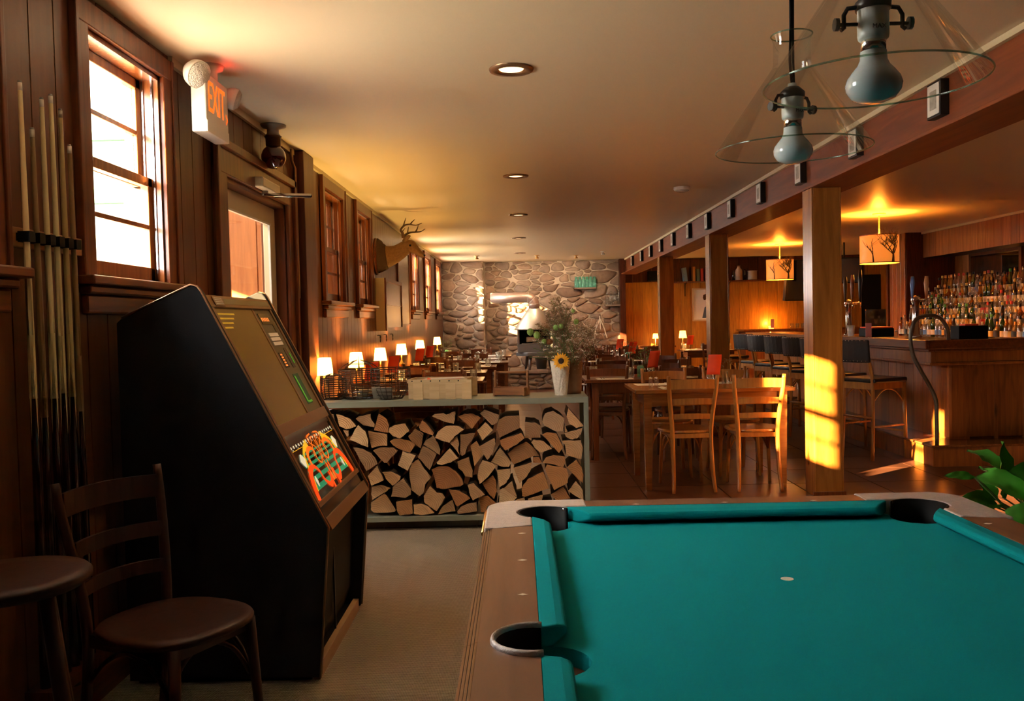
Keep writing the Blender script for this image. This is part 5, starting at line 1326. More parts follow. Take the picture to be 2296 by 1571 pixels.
def ant(pts, r0): P = crv(pts, 3); m.tube(P, [r0 * (1 - .8 * i / (len(P) - 1)) for i in range(len(P))], 7)
ant([A1(440, 380, -.03), A1(430, 320, -.05), A1(410, 290, -.07), A1(450, 240, -.09), A1(510, 225, -.10), A1(590, 235, -.09), A1(660, 208, -.06)], .017)
ant([A1(440, 250, -.09), A1(455, 200, -.10), A1(472, 148, -.10)], .011); ant([A1(520, 228, -.10), A1(545, 195, -.11), A1(578, 165, -.11)], .011); ant([A1(430, 310, -.06), A1(445, 290, -.05), A1(462, 268, -.05)], .008)
m.build('antler', 'antler', dh); m = MB()
ant([A1(450, 385, .03), A1(470, 345, .06), A1(520, 320, .10), A1(600, 315, .13), A1(650, 308, .12), A1(697, 278, .08)], .017)
ant([A1(585, 315, .12), A1(605, 275, .13), A1(618, 228, .13)], .011); ant([A1(490, 330, .08), A1(496, 295, .09), A1(502, 252, .09)], .010)
m.build('antler', 'antler', dh)

# wall box and framed panel, hooks
wbx = thing('wall_box', 'shallow wooden wall box with pale side and dull silvery front below the deer', 'wall box', (XL, 10.15, 1.52))
MB().box(0, .10, -.66, .66, -.285, .285).build('case', 'cream', wbx, bevel=.004)
MT['dullsilver'] = plain('dull_silver_board', (.22, .17, .13), .25, metal=.5, noise=.3, bscale=10)
MB().box(.10, .104, -.62, .62, -.25, .25).build('front_board', 'dullsilver', wbx)
m = MB().box(.10, .115, -.66, -.62, -.285, .285).box(.10, .115, .62, .66, -.285, .285).box(.10, .115, -.62, .62, .25, .285).box(.10, .115, -.62, .62, -.285, -.25).box(.10, .108, -.62, .62, -.006, .0); m.build('front_frame', 'trim', wbx)
for i, y in enumerate((9.55, 10.0, 10.5)):
    h_ = tag(MB().tube([(.0, 0, .0), (.03, 0, 0)], .004, 6).tube([(.03, .018 * cos(a), -.02 + .02 * sin(a)) for a in [2 * pi * k / 12 for k in range(12)]], .004, 5, closed=True).tube([(.03, .014 * cos(a), -.058 + .018 * sin(a)) for a in [2 * pi * k / 12 for k in range(12)]], .004, 5, closed=True).build('iron_hook', 'blackmetal'),
        'black ringed iron hook below the wall box, %s from the camera' % ORD[i], 'hook'); h_.location = (XL, y, 1.19)
fp = thing('framed_board', 'large silvery framed board on the left wall beyond the wall box', 'board', (XL, 11.78, 1.86))
MB().box(0, .012, -.55, .55, -.56, .40).build('board', 'dullsilver', fp); MB().box(0, .022, -.58, -.55, -.58, .42).box(0, .022, .55, .58, -.58, .42).box(0, .022, -.55, .55, .40, .42).box(0, .022, -.55, .55, -.58, -.56).build('frame', 'trim', fp)

# ================================================================== DINING TABLES
def dining_table(label, x0, x1, y0, y1, mat, group, z=.75):
    cx, cy = (x0 + x1) / 2, (y0 + y1) / 2; hx, hy = (x1 - x0) / 2, (y1 - y0) / 2
    t = thing('dining_table', label, 'table', (cx, cy, 0), 0, group)
    MB().box(-hx, hx, -hy, hy, z - .028, z).build('tabletop', mat, t, bevel=.004)
    m = MB(); a, b = hx - .09, hy - .05
    m.box(-a, a, -b - .01, -b + .01, z - .125, z - .028).box(-a, a, b - .01, b + .01, z - .125, z - .028).box(-a - .01, -a + .01, -b, b, z - .125, z - .028).box(a - .01, a + .01, -b, b, z - .125, z - .028)
    m.build('apron', mat, t)
    for sx in (-1, 1):
        for sy in (-1, 1):
            c = [(sx * a + u * .031, sy * b + v * .031) for u, v in ((-1, -1), (1, -1), (1, 1), (-1, 1))]; d = [(sx * a + u * .022, sy * b + v * .022) for u, v in ((-1, -1), (1, -1), (1, 1), (-1, 1))]
            MB().add([(*p, 0) for p in d] + [(*p, z - .0285) for p in c], [(3, 2, 1, 0), (4, 5, 6, 7), (0, 1, 5, 4), (1, 2, 6, 5), (2, 3, 7, 6), (3, 0, 4, 7)]).build('leg', mat, t)
    return t
MT['shade'] = None
def mk_shade(name, col, s):
    m, nt, N, L, b = newmat(name); b.inputs['Base Color'].default_value = (*col, 1)
    b.inputs['Emission Color'].default_value = (*col, 1); b.inputs['Emission Strength'].default_value = s; return m
MT['shade'] = mk_shade('lit_cream_shade', (1, .56, .13), 1.1)
_nt = MT['shade'].node_tree; _tr = _nt.nodes.new('ShaderNodeBsdfTranslucent'); _tr.inputs['Color'].default_value = (.42, .17, .03, 1)
_mx = _nt.nodes.new('ShaderNodeAddShader'); _nt.links.new(_nt.nodes['Principled BSDF'].outputs[0], _mx.inputs[0]); _nt.links.new(_tr.outputs[0], _mx.inputs[1]); _nt.links.new(_mx.outputs[0], _nt.nodes['Material Output'].inputs['Surface'])
LAMPC = (1.0, .60, .15)
lampP = thing('table_lamp', 'x', 'lamp', (0, 0, 0), 0, 'small table lamps along the left wall')
MB().lathe([(.045, 0), (.047, .006), (.02, .012), (.012, .03), (.018, .05), (.03, .075), (.028, .10), (.012, .13), (.008, .15), (.008, .22)], n=18).build('lamp_base', 'brass', lampP)
sh = MB().lathe([(.066, .20), (.050, .325)], n=24, caps=False).build('lamp_shade', 'shade', lampP)
# place-setting prototypes
gob = thing('water_glass', 'x', 'glass', (0, 0, 0))
MB().lathe([(.0005, .0), (.030, .001), (.033, .02), (.036, .10), (.0345, .10), (.0315, .02), (.0005, .012)], n=16, caps=False).build('glass_body', 'tumbler', gob)
sal = thing('salt_shaker', 'x', 'shaker', (0, 0, 0))
MB().lathe([(.016, 0), (.017, .05), (.013, .06)], n=10).build('shaker_body', 'tumbler', sal); MB().lathe([(.0145, .058), (.0145, .072), (.0005, .08)], n=10).build('cap', 'chrome', sal)
nap = thing('place_setting', 'x', 'place setting', (0, 0, 0))
MB().box(-.17, .17, -.11, .11, 0, .0012).build('paper_mat', 'paper', nap); MB().box(-.155, -.085, -.09, .09, .0012, .006).build('napkin', 'paper', nap)
MB().box(-.13, -.122, -.08, .085, .006, .008).box(-.136, -.116, .05, .085, .006, .008).box(-.108, -.1, -.08, .085, .006, .008).build('cutlery', 'chrome', nap)
crd = thing('menu_card', 'x', 'menu card', (0, 0, 0))
MB().tube([(0, .0, .004), (0, 0, .09)], .0025, 6).lathe([(.028, 0), (.028, .004), (.008, .012)], n=12).build('card_holder', 'chrome', crd)
def cardmesh():
    v = []
    for i in range(7):
        z = .085 + .16 * i / 6; y = .010 * sin(i * .55) - .004 * i
        v += [(-.052 + .006 * i * .6, y, z), (.052 + .006 * i * .6, y, z)]
    return MB().add(v, [(2 * i, 2 * i + 1, 2 * i + 3, 2 * i + 2) for i in range(6)], True)
solid(cardmesh().build('card', 'red', crd), .0012)
for p_ in (lampP, gob, sal, nap, crd): pass
USED = set()
def put(proto, loc, rz, label, group):
    if proto.name in USED: return copy_tree(proto, None, loc, rz, label, group)
    USED.add(proto.name); proto.location = loc; proto.rotation_euler = (0, 0, rz); proto['label'] = label
    if group: proto['group'] = group
    return proto
RS = random.Random(33)
USED.add(ch_oak.name); chair_protos = {}
ch_mid = make_chair('cafe_chair', 'x', 'oakdark', 'oakdark', (0, 0, 0), 0, 'ladder-back dining chairs')
def dress(tname, x0, x1, y0, y1, z, n, lamp=None, glasses=4, card=None):
    """settings for a table; tname is how the table is called in labels"""
    ys = (y0 + .13, y1 - .13); W = x1 - x0; k = 0
    for si, (yy, sn) in enumerate(zip(ys, ('near', 'far'))):
        for j in range(n):
            x = x0 + W * (j + .5) / n
            pos = (['only'] if n == 1 else ['left', 'right'] if n == 2 else ['left', 'middle', 'right'])[j]
            put(nap, (x, yy, z), 0 if si == 0 else pi, 'white paper place setting at the %s %s seat of %s' % (sn, pos, tname), 'paper place settings')
            if glasses: put(gob, (x + .2 * (1 if si == 0 else -1) * (W / n / .55) * .8, yy + (.10 if si == 0 else -.10), z), RS.uniform(0, 3), 'clear water glass at the %s %s seat of %s' % (sn, pos, tname), 'water glasses on the tables')
    cx = (x0 + x1) / 2; cy = (y0 + y1) / 2
    for q, dx in enumerate((-.03, .04)):
        put(sal, (cx + dx + .06, cy + .02 * q, z), 0, 'glass %s shaker in the middle of %s' % (('salt', 'pepper')[q], tname), 'shakers on the tables')
    if card: put(crd, (card[0], card[1], z), card[2], 'curled red menu card in a chrome holder on %s' % tname, 'red menu cards')
    if lamp:
        if tname.split()[1] in ('fifth', 'seventh'): return
        put(lampP, (lamp[0], lamp[1], z), 0, 'small lit table lamp by the wall on %s' % tname, 'small table lamps along the left wall')
        light('table_lamp_bulb', 'POINT', (lamp[0], lamp[1], z + .25), 60, LAMPC, .03)
left_front = [6.12, 7.2, 8.4, 9.72, 10.9, 12.03, 13.1, 14.2]
for i, y in enumerate(left_front):
    x1 = [-.42, -.45, -.36, -.38, -.3, -.16, -.22, -.14][i]
    nm = 'the %s left-wall table' % ORD[i]
    dining_table('dark wooden dining table by the left wall, %s past the firewood rack' % ORD[i], -1.50, x1, y, y + .62, 'tabledark', 'dining tables by the left wall')
    lx, ly = [(-1.42, y + .27), (-1.385, y + .26), (-1.38, y + .33), (-1.37, y + .5), (-1.40, y + .3), (-1.38, y + .2), (-1.38, y + .3), (-1.36, y + .38)][i]
    dress(nm, -1.28, x1, y, y + .62, .75, 2, lamp=(lx, ly), card=(lx + .13, ly - .10, .3) if i in (1, 2, 4, 5) else None)
    for k, (x, s) in enumerate(((-1.08, 1), (-.66, -1)) if i % 2 else ((-.72, 1), (-1.12, -1))):
        yy = (y + .14) if s > 0 else (y + .62 - .14)
        put(ch_mid, (x, yy, 0), (0 if s > 0 else pi) + RS.uniform(-.08, .08), 'brown ladder-back chair on the %s side of %s' % ('near' if s > 0 else 'far', nm), 'ladder-back dining chairs')
# right side
nm = 'the nearest right-hand table'
dining_table('orange-brown wooden dining table nearest the pool table, two chairs in front', .87, 2.07, 6.66, 7.42, 'table', 'right-hand dining tables', .765)
for i, (x, s) in enumerate(((1.11, 0), (1.74, 0))):
    put(nap, (x + .14, 6.84, .765), .03, 'white paper place setting before the %s front chair of the nearest table' % ('left', 'right')[i], 'paper place settings')
    put(nap, (x, 7.24, .765), pi + .04, 'white paper place setting on the far %s side of the nearest table' % ('left', 'right')[i], 'paper place settings')
    put(gob, (x + .42 - .6 * i, 7.10, .765), .4, 'clear water glass at the far %s seat of the nearest table' % ('left', 'right')[i], 'water glasses on the tables')
    put(sal, (1.03 + .045 * i, 6.99, .765), 0, 'tall glass %s shaker near the left end of the nearest table' % ('salt', 'pepper')[i], 'shakers on the tables')
c_ = at(1605, 860, 7.0); put(crd, (c_.x - .02, 7.0, .765), -.35, 'curled red menu card in a chrome holder, largest, on the nearest right-hand table', 'red menu cards')
bd_ = thing('bud_vase', 'small clear bud vase with sprigs beside the nearest red menu card', 'vase', (c_.x + .08, 7.02, .765))
MB().lathe([(.0005, 0), (.028, .002), (.03, .05), (.02, .09), (.022, .11)], n=16, caps=False).build('vessel', 'tumbler', bd_)
m = MB(); q = MB()
for k in range(9):
    a = k * .7; t = Vector((.05 * cos(a), .04 * sin(a), .17 + .03 * sin(k))); m.tube([(0, 0, .01), t * .5, t], .001, 3); cluster(q, t, .008, 8, .003, .006)
m.build('stems', 'stem', bd_); q.build('sprigs', 'sprig', bd_)
copy_tree(ch_oak, None, (1.775, 6.79, 0), -.05, 'orange wooden ladder-back chair, right of the two in front of the nearest dining table')
copy_tree(ch_oak, None, (1.22, 7.36, 0), pi - .05, 'orange wooden chair across the nearest right-hand table, left one')
copy_tree(ch_oak, None, (1.77, 7.38, 0), pi + .05, 'orange wooden chair across the nearest right-hand table, right one')
rt = [(.60, 1.72, 8.12), (.80, 1.98, 9.85), (.78, 1.96, 11.57), (.83, 1.98, 13.27), (.85, 1.98, 14.95)]
for i, (x0, x1, y) in enumerate(rt):
    nm = 'the %s right-hand table' % ORD[i + 1]
    dining_table('brown wooden dining table right of the aisle, %s from the pool table' % ORD[i + 1], x0, x1, y, y + .74, 'tabledark' if i else 'oakdark', 'right-hand dining tables')
    dress(nm, x0, x1, y, y + .74, .75, 2, card=(x1 - .45, y + .36, .2) if i in (0, 2, 3) else None)
    spots = [(x0 + .24, 1), (x1 - .32, 1), (x0 + .3, -1), (x1 - .3, -1)]
    for k, (x, s) in enumerate(spots):
        if i == 0 and k == 1: x = x1 - .26
        yy = (y + .14) if s > 0 else (y + .74 - .14)
        if i == 0 and k == 0: yy = 8.44; x = .83
        put(ch_mid, (x, yy + (0 if s > 0 else .02), 0), (0 if s > 0 else pi) + RS.uniform(-.1, .1), ('brown ladder-back chair, left near corner of ' if (i == 0 and k == 0) else 'brown chair, %s %s seat of ' % ('near' if s > 0 else 'far', 'left' if k % 2 == 0 else 'right')) + nm, 'ladder-back dining chairs')
nm = 'the small table behind the posts'
dining_table('small dark dining table behind the posts, near the pine wall', 2.75, 3.65, 14.8, 15.5, 'tabledark', 'right-hand dining tables')
dress(nm, 2.75, 3.65, 14.8, 15.5, .75, 2, card=(2.92, 15.2, .1))
put(ch_mid, (3.2, 14.96, 0), .1, 'brown ladder-back chair in front of the small table behind the posts', 'ladder-back dining chairs')
lt = put(lampP, (2.83, 15.35, .75), 0, 'small lit table lamp on the small table behind the posts', 'small table lamps along the left wall')
light('table_lamp_bulb', 'POINT', (2.83, 15.35, 1.0), 16, LAMPC, .03)
def greens(name, label, loc, s):
    t = thing(name, label, 'vase', loc); MB().lathe([(.0005, 0), (.03 * s, .002), (.032 * s, .08 * s), (.02 * s, .10 * s)], n=12, caps=False).build('vessel', 'aqua', t)
    m = MB(); q = MB()
    for k in range(10):
        a = k * .66; tt = Vector((.07 * cos(a), .05 * sin(a), .2 + .05 * sin(k * 1.3))) * s; m.tube([(0, 0, .01), tt * .5, tt], .0012, 3); cluster(q, tt, .012 * s, 9, .004, .008)
    m.build('stems', 'stem', t); q.build('sprigs', 'leaf', t)
greens('bud_vase', 'small aqua vase with green sprigs on the second right-hand table', (1.15, 8.45, .75), 1.1)
greens('bud_vase', 'small aqua vase with green sprigs on the fourth right-hand table', (1.45, 11.9, .75), 1.1)
greens('bud_vase', 'small vase with green sprigs on the last left-wall table', (-1.2, 14.5, .75), 1.1)

# ================================================================== BAR
br = thing('bar_counter', 'long L-shaped wooden bar with knotty plank front and moulded top', 'bar', (3.45, 7.4, 0))
def B(m, x0, x1, y0, y1, z0, z1): return m.box(x0 - 3.45, x1 - 3.45, y0 - 7.4, y1 - 7.4, z0, z1)
m = MB(); B(m, 3.50, 4.15, 8.25, 13.6, 1.01, 1.054); B(m, 3.50, 6.19, 7.62, 8.25, 1.01, 1.054); m.build('bar_top', 'bartop', br, bevel=.008)
m = MB(); B(m, 3.47, 3.5, 7.59, 13.6, .985, 1.064); B(m, 3.50, 6.19, 7.59, 7.62, .985, 1.064); B(m, 3.52, 3.57, 7.64, 13.6, .96, 1.01); B(m, 3.57, 6.19, 7.64, 7.69, .96, 1.01); m.build('top_moulding', 'trimy', br, bevel=.008)
m = MB(); B(m, 3.56, 3.60, 7.68, 13.6, .84, .96); B(m, 3.60, 6.19, 7.68, 7.72, .84, .96); B(m, 3.545, 3.56, 7.665, 13.6, .845, .865); B(m, 3.56, 6.19, 7.665, 7.68, .845, .865); m.build('fascia', 'bar', br, bevel=.004)
m = MB(); B(m, 3.78, 4.1, 8.2, 13.6, .17, 1.01); B(m, 3.78, 6.19, 7.80, 8.2, .17, 1.01); m.build('body', 'paneldark', br)
y = 7.92; k = 0
while y < 13.5:
    w = .19; B(MB(), 3.765, 3.78, y + .003, y + w - .003, .17, .96).build('plank', 'bar', br); y += w
x = 3.93
while x < 6.0:
    B(MB(), x + .004, x + .236, 7.785, 7.80, .20, .84).build('plank', 'bar', br, bevel=.003)
    B(MB(), x - .022, x + .008, 7.775, 7.80, .17, .84).build('batten', 'bar', br, bevel=.003); x += .25
m = MB(); B(m, 3.75, 3.93, 7.77, 7.93, .17, .84); m.build('corner_post', 'bar', br, bevel=.03)
m = MB(); B(m, 3.46, 3.78, 7.8, 13.6, 0, .165); B(m, 3.46, 6.19, 7.44, 7.8, 0, .165); m.build('foot_platform', 'bar', br)
m = MB(); B(m, 3.44, 3.78, 7.8, 13.6, .165, .185); B(m, 3.44, 6.19, 7.42, 7.8, .165, .185); m.build('platform_edge', 'bartop', br, bevel=.004)
hs = [(2101, 996), (2100, 932), (2098, 896), (2082.5, 862), (2060, 823), (2047.5, 798), (2042, 770), (2043, 742), (2054.5, 716), (2080, 707), (2105, 711), (2120, 728), (2126, 744), (2127, 764)]
pts = []
for i, (u, v) in enumerate(hs):
    pts.append(at(u, v, 7.52 + .14 * max(0, i - 8) / 5))
pts[0].z = .186; pts[-1].z = 1.056
tag(MB().tube(crv(pts, 4), .0165, 12).build('grab_rail', plain('worn_dark_rail', (.16, .14, .11), .35, metal=.5, noise=.3)), 'tall curved dark metal handrail looping at the bar corner', 'handrail')

# bar stools
bs = thing('bar_stool', 'wooden bar stool with black studded back and seat, nearest at the bar', 'stool', (3.20, 8.05, 0), -pi / 2 + .45, 'black-backed wooden bar stools')
for s in (-1, 1):
    MB().tube(crv([(s * .175, -.20, 0), (s * .168, -.185, .35), (s * .165, -.18, .68), (s * .165, -.20, .80), (s * .165, -.235, .93)], 3), .0175, 8, sy=.8, up=(1, 0, 0)).build('back_post', 'oak', bs)
    MB().tube([(s * .185, .205, 0), (s * .178, .19, .68)], [.0155, .019], 8).build('leg', 'oak', bs)
m = MB()
for s in (-1, 1): m.box(s * .172 - .009, s * .172 + .009, -.18, .19, .63, .69)
m.box(-.17, .17, .175, .195, .63, .69).box(-.165, .165, -.19, -.17, .63, .69); m.build('seat_frame', 'oak', bs)
m = MB()
for s in (-1, 1): m.tube([(s * .178, -.19, .30), (s * .18, .195, .30)], .010, 6)
m.tube([(-.18, .2, .24), (.18, .2, .24)], .010, 6).tube([(-.17, -.19, .38), (.17, -.19, .38)], .010, 6); m.build('stretcher', 'oak', bs)
m = MB()
for s in (-1, 1): m.tube(crv([(s * .17, -.18, .52), (s * .168, -.09, .60), (s * .168, 0, .63), (s * .17, .1, .6), (s * .176, .19, .50)]), .007, 6)
m.build('bent_brace', 'oak', bs)
o = MB().prism([(-.20, -.19), (.20, -.19), (.215, .19), (.19, .22), (-.19, .22), (-.215, .19)], .688, .728).build('seat', 'leather', bs, bevel=.012)
bp_ = MB(); v = []
for i in range(7):
    a = -1 + i / 3; x = a * .20; yb = -.245 - .03 * (1 - a * a)
    v += [(x, yb - .014, .87), (x, yb + .014, .87), (x, yb - .004, 1.075), (x, yb - .032, 1.075)]
bp_.add(v, [(4 * i + k, 4 * i + (k + 1) % 4, 4 * i + 4 + (k + 1) % 4, 4 * i + 4 + k) for i in range(6) for k in range(4)] + [(0, 3, 2, 1), (24, 25, 26, 27)])
bo_ = bp_.build('backrest', 'leather', bs, bevel=.012)
m = MB()
for i in range(10):
    a = -1 + (i + .5) / 5; yb = -.245 - .03 * (1 - a * a)
    m.ball((a * .19, yb - .033, 1.065), .005, 6); m.ball((a * .19, yb - .018, .885), .005, 6)
m.build('studs', 'chrome', bo_)['kind'] = 'stuff'
for i, (y, dr_) in enumerate([(8.80, .3), (9.4, .42), (10.1, .36), (10.85, .45), (11.55, .4), (13.2, .2)]):
    copy_tree(bs, None, (3.13 + (0.0 if i < 5 else -.0), y, 0), -pi / 2 + dr_, 'wooden bar stool with black studded back, %s along the bar' % ORD[i + 1])

# ---------------------------------------------------------------- back bar and bottles
bb = thing('back_bar', 'dark wooden back bar with stepped bottle shelves under the bulkhead', 'back bar', (6.2, 10.9, 0))
MB().box(-.55, .45, -3.0, 2.72, 0, .90).build('cabinet', 'paneldark', bb); MB().box(-.62, .45, -3.05, 2.72, .90, .94).build('counter_top', 'bartop', bb, bevel=.004)
TIER = [(-.42, .94), (-.28, 1.085), (-.14, 1.23), (.0, 1.375), (.14, 1.52)]
for i, (x, z) in enumerate(TIER[1:]):
    MB().box(x - .065, x + .075, -2.6, 2.70, .94, z).build('step_shelf', 'paneldark', bb)
mr_ = thing('back_mirror', 'dark-framed mirror on the wall above the bottles', 'mirror', (6.68, 12.45, 1.88))
MB().box(-.01, .0, -.62, .62, -.22, .22).build('mirror_glass', 'mirror', mr_); MB().box(-.03, 0, -.68, -.62, -.28, .28).box(-.03, 0, .62, .68, -.28, .28).box(-.03, 0, -.62, .62, .22, .28).box(-.03, 0, -.62, .62, -.28, -.22).build('frame', 'trim', mr_)
GL = {'clear': thinglass('clear_bottle_glass', (.90, .90, .86), .3, body=.12), 'green': thinglass('green_bottle_glass', (.14, .34, .09), .3, body=.1), 'amber': thinglass('amber_bottle_glass', (.6, .26, .05), .3, body=.15), 'brown': plain('dark_bottle_glass', (.02, .012, .008), .06, coat=1), 'gold': thinglass('golden_spirit', (.8, .5, .16), .3, body=.15)}
MT['lab1'] = plain('cream_label', (.8, .76, .66), .6); MT['lab2'] = plain('red_label', (.5, .05, .04), .6); MT['lab3'] = plain('yellow_label', (.65, .45, .10), .6); MT['lab4'] = plain('black_label', (.03, .03, .03), .5); MT['lab5'] = plain('blue_label', (.08, .2, .5), .5); MT['lab6'] = plain('green_label', (.08, .35, .08), .5)
SH = {'round': [(.0005, 0), (.036, .002), (.038, .02), (.038, .17), (.030, .20), (.014, .225), (.0135, .285)], 'tall': [(.0005, 0), (.031, .002), (.032, .19), (.026, .225), (.0135, .26), (.013, .32)], 'squat': [(.0005, 0), (.045, .002), (.047, .02), (.046, .12), (.030, .155), (.015, .17), (.015, .22)], 'slope': [(.0005, 0), (.036, .002), (.037, .14), (.024, .21), (.014, .27), (.014, .31)]}
protos = []
for (sh_n, gl_n, lb_n, ln, cap) in [('round', 'clear', 'lab1', 'cream', 'grey'), ('tall', 'clear', 'lab1', 'white', 'chrome'), ('slope', 'green', 'lab3', 'yellow', 'lab6'), ('squat', 'clear', 'lab4', 'black', 'brass'), ('round', 'amber', 'lab1', 'cream', 'blackmetal'), ('tall', 'clear', 'lab1', 'cream', 'lab2'),
        ('slope', 'gold', 'lab3', 'yellow', 'brass'), ('squat', 'clear', 'lab2', 'red', 'grey'), ('round', 'clear', 'lab5', 'blue', 'chrome'), ('tall', 'green', 'lab1', 'cream', 'blackmetal'), ('slope', 'brown', 'lab1', 'cream', 'lab3'), ('round', 'clear', 'lab1', 'white', 'blackmetal')]:
    p = MB().lathe(SH[sh_n], n=12, caps=False).build('bottle', GL[gl_n]); P_ = SH[sh_n]; r_ = P_[2][0]
    MB().lathe([(r_ + .0008, .045), (r_ + .0008, .115)], n=12, caps=False).build('bottle_label', lb_n, p)
    zt = P_[-1][1]; MB().lathe([(P_[-1][0] + .001, zt - .03), (P_[-1][0] + .001, zt + .008), (.0005, zt + .009)], n=10, caps=False).build('bottle_cap', cap, p)
    protos.append([p, sh_n, gl_n, ln, False])
TN = ['front row of back bar', 'second step of back bar', 'third step of back bar', 'fourth step of back bar', 'top step of back bar']
RB = random.Random(77); cnt = 0
for ti, (dx, z) in enumerate(TIER):
    y = 13.42; k = 0
    while y > 9.75:
        pr = RB.choice(protos); p, sn, gn, ln, used = pr
        loc = (6.2 + dx + RB.uniform(-.012, .012), y, z); rz = RB.uniform(0, 6)
        gname = {'clear': 'clear', 'green': 'green', 'amber': 'amber', 'brown': 'dark brown', 'gold': 'golden'}[gn]; snm = {'round': 'round-shouldered', 'tall': 'tall', 'squat': 'squat', 'slope': 'slope-necked'}[sn]
        lab = '%s %s %s-label bottle, %s from column, %s' % (gname, snm, ln, ORD[k], TN[ti])
        if not used: p.location = loc; p.rotation_euler = (0, 0, rz); tag(p, lab, 'bottle', 'bottles on the back bar'); pr[4] = True
        else: c = copy_tree(p, None, loc, rz); tag(c, lab, 'bottle', 'bottles on the back bar')
        y -= RB.uniform(.093, .112); k += 1
for pr in protos:
    if not pr[4]: tag(pr[0], 'spare', 'bottle'); pr[0].location = (6.2 - .42, 9.6 - .1 * protos.index(pr), .94); pr[0]['label'] = '%s bottle with %s label at the near end of the counter' % (pr[2], pr[3])

# beer tap towers and things on the bar
def tap_tower(label, loc, hs_, rz=0):
    t = thing('beer_tap', label, 'beer tap', loc, rz)
    MB().lathe([(.06, 0), (.06, .012), (.035, .03), (.035, .34), (.045, .36), (.045, .40), (.0005, .42)], n=20).build('tower', 'chrome', t)
    for i, (dx, mt, h) in enumerate(hs_):
        MB().tube([(dx * .3, 0, .37), (dx, -.08, .375)], .013, 8).tube([(dx, -.08, .38), (dx, -.10, .31)], .009, 8).build('faucet', 'chrome', t)
        MB().tube([(dx, -.08, .385), (dx, -.08, .44), (dx, -.085, .44 + h * .6), (dx, -.09, .44 + h)], [.010, .014, .024, .016], 10).build('tap_handle', mt, t)
p_ = at(1898, 752, 9.9)
tap_tower('chrome beer tap tower with dark and wooden handles right of the nearest post', (3.86, 10.4, 1.054), [(-.09, 'antler', .24), (0, 'trug', .26), (.10, 'blackmetal', .32)], .2)
tap_tower('beer tap tower with a blue and an orange handle', (4.02, 9.0, 1.054), [(-.07, plain('blue_handle', (.12, .25, .6), .3), .17), (.07, plain('orange_handle', (.7, .33, .12), .4), .17)], 0)
def onbar(x, y): return (x, y, 1.0545)
ca = thing('napkin_caddy', 'black box caddy on the near bar top beside the handrail', 'caddy', onbar(4.04, 7.98)); MB().box(-.13, .13, -.08, .08, 0, .12).build('box', 'rubber', ca, bevel=.004); MB().box(-.06, .06, -.05, .05, .12, .135).build('red_napkins', 'red', ca)
tr_ = thing('fruit_tray', 'black condiment tray with red lids on the bar near the near stool', 'tray', onbar(3.84, 9.55)); MB().box(-.12, .12, -.18, .18, 0, .09).build('tray', 'rubber', tr_, bevel=.01); MB().box(-.11, .11, -.17, .17, .09, .105).build('lid', 'red', tr_, bevel=.005)
pm = thing('menu_card', 'pink card standing on the bar above the nearest bar stool', 'menu card', onbar(3.62, 9.2), .0); MB().box(-.03, .03, -.002, .002, .0, .15).build('card', 'pink', pm); MB().lathe([(.02, 0), (.02, .004), (.006, .008)], n=12).build('holder', 'chrome', pm)
for i, (x, y) in enumerate(((3.78, 8.9), (3.86, 8.75))): put(sal, onbar(x, y), 0, 'glass %s shaker on the bar beside the condiment tray' % ('salt', 'pepper')[i], 'shakers on the tables')
pos = thing('till_screen', 'dark cash register screen behind the bar by the doorway', 'till', (5.3, 13.2, .94)); MB().box(-.15, .15, -.02, .02, .12, .42).build('screen', 'blackgloss', pos, bevel=.01); MB().box(-.1, .1, -.08, .08, 0, .03).box(-.03, .03, -.02, .02, .03, .13).build('stand', 'rubber', pos)
bt = struct(MB().box(4.9, 5.75, 12.9, 13.6, 0, .94).build('trim_6', 'paneldark')); bt.name = 'back_counter'
for i, (x, y) in enumerate(((4.55, 7.85), (4.72, 7.95), (4.88, 7.84))):
    put(gob, onbar(x, y), 0, 'upturned clear glass on the near bar top, %s from the black caddy' % ORD[i], 'water glasses on the tables')
wh = thing('lowball_glass', 'milky white cup on the bar next to the condiment tray', 'cup', onbar(3.72, 9.95)); MB().lathe([(.0005, 0), (.035, .002), (.042, .12), (.04, .12), (.033, .01), (.0005, .008)], n=18, caps=False).build('cup_body', 'white', wh)

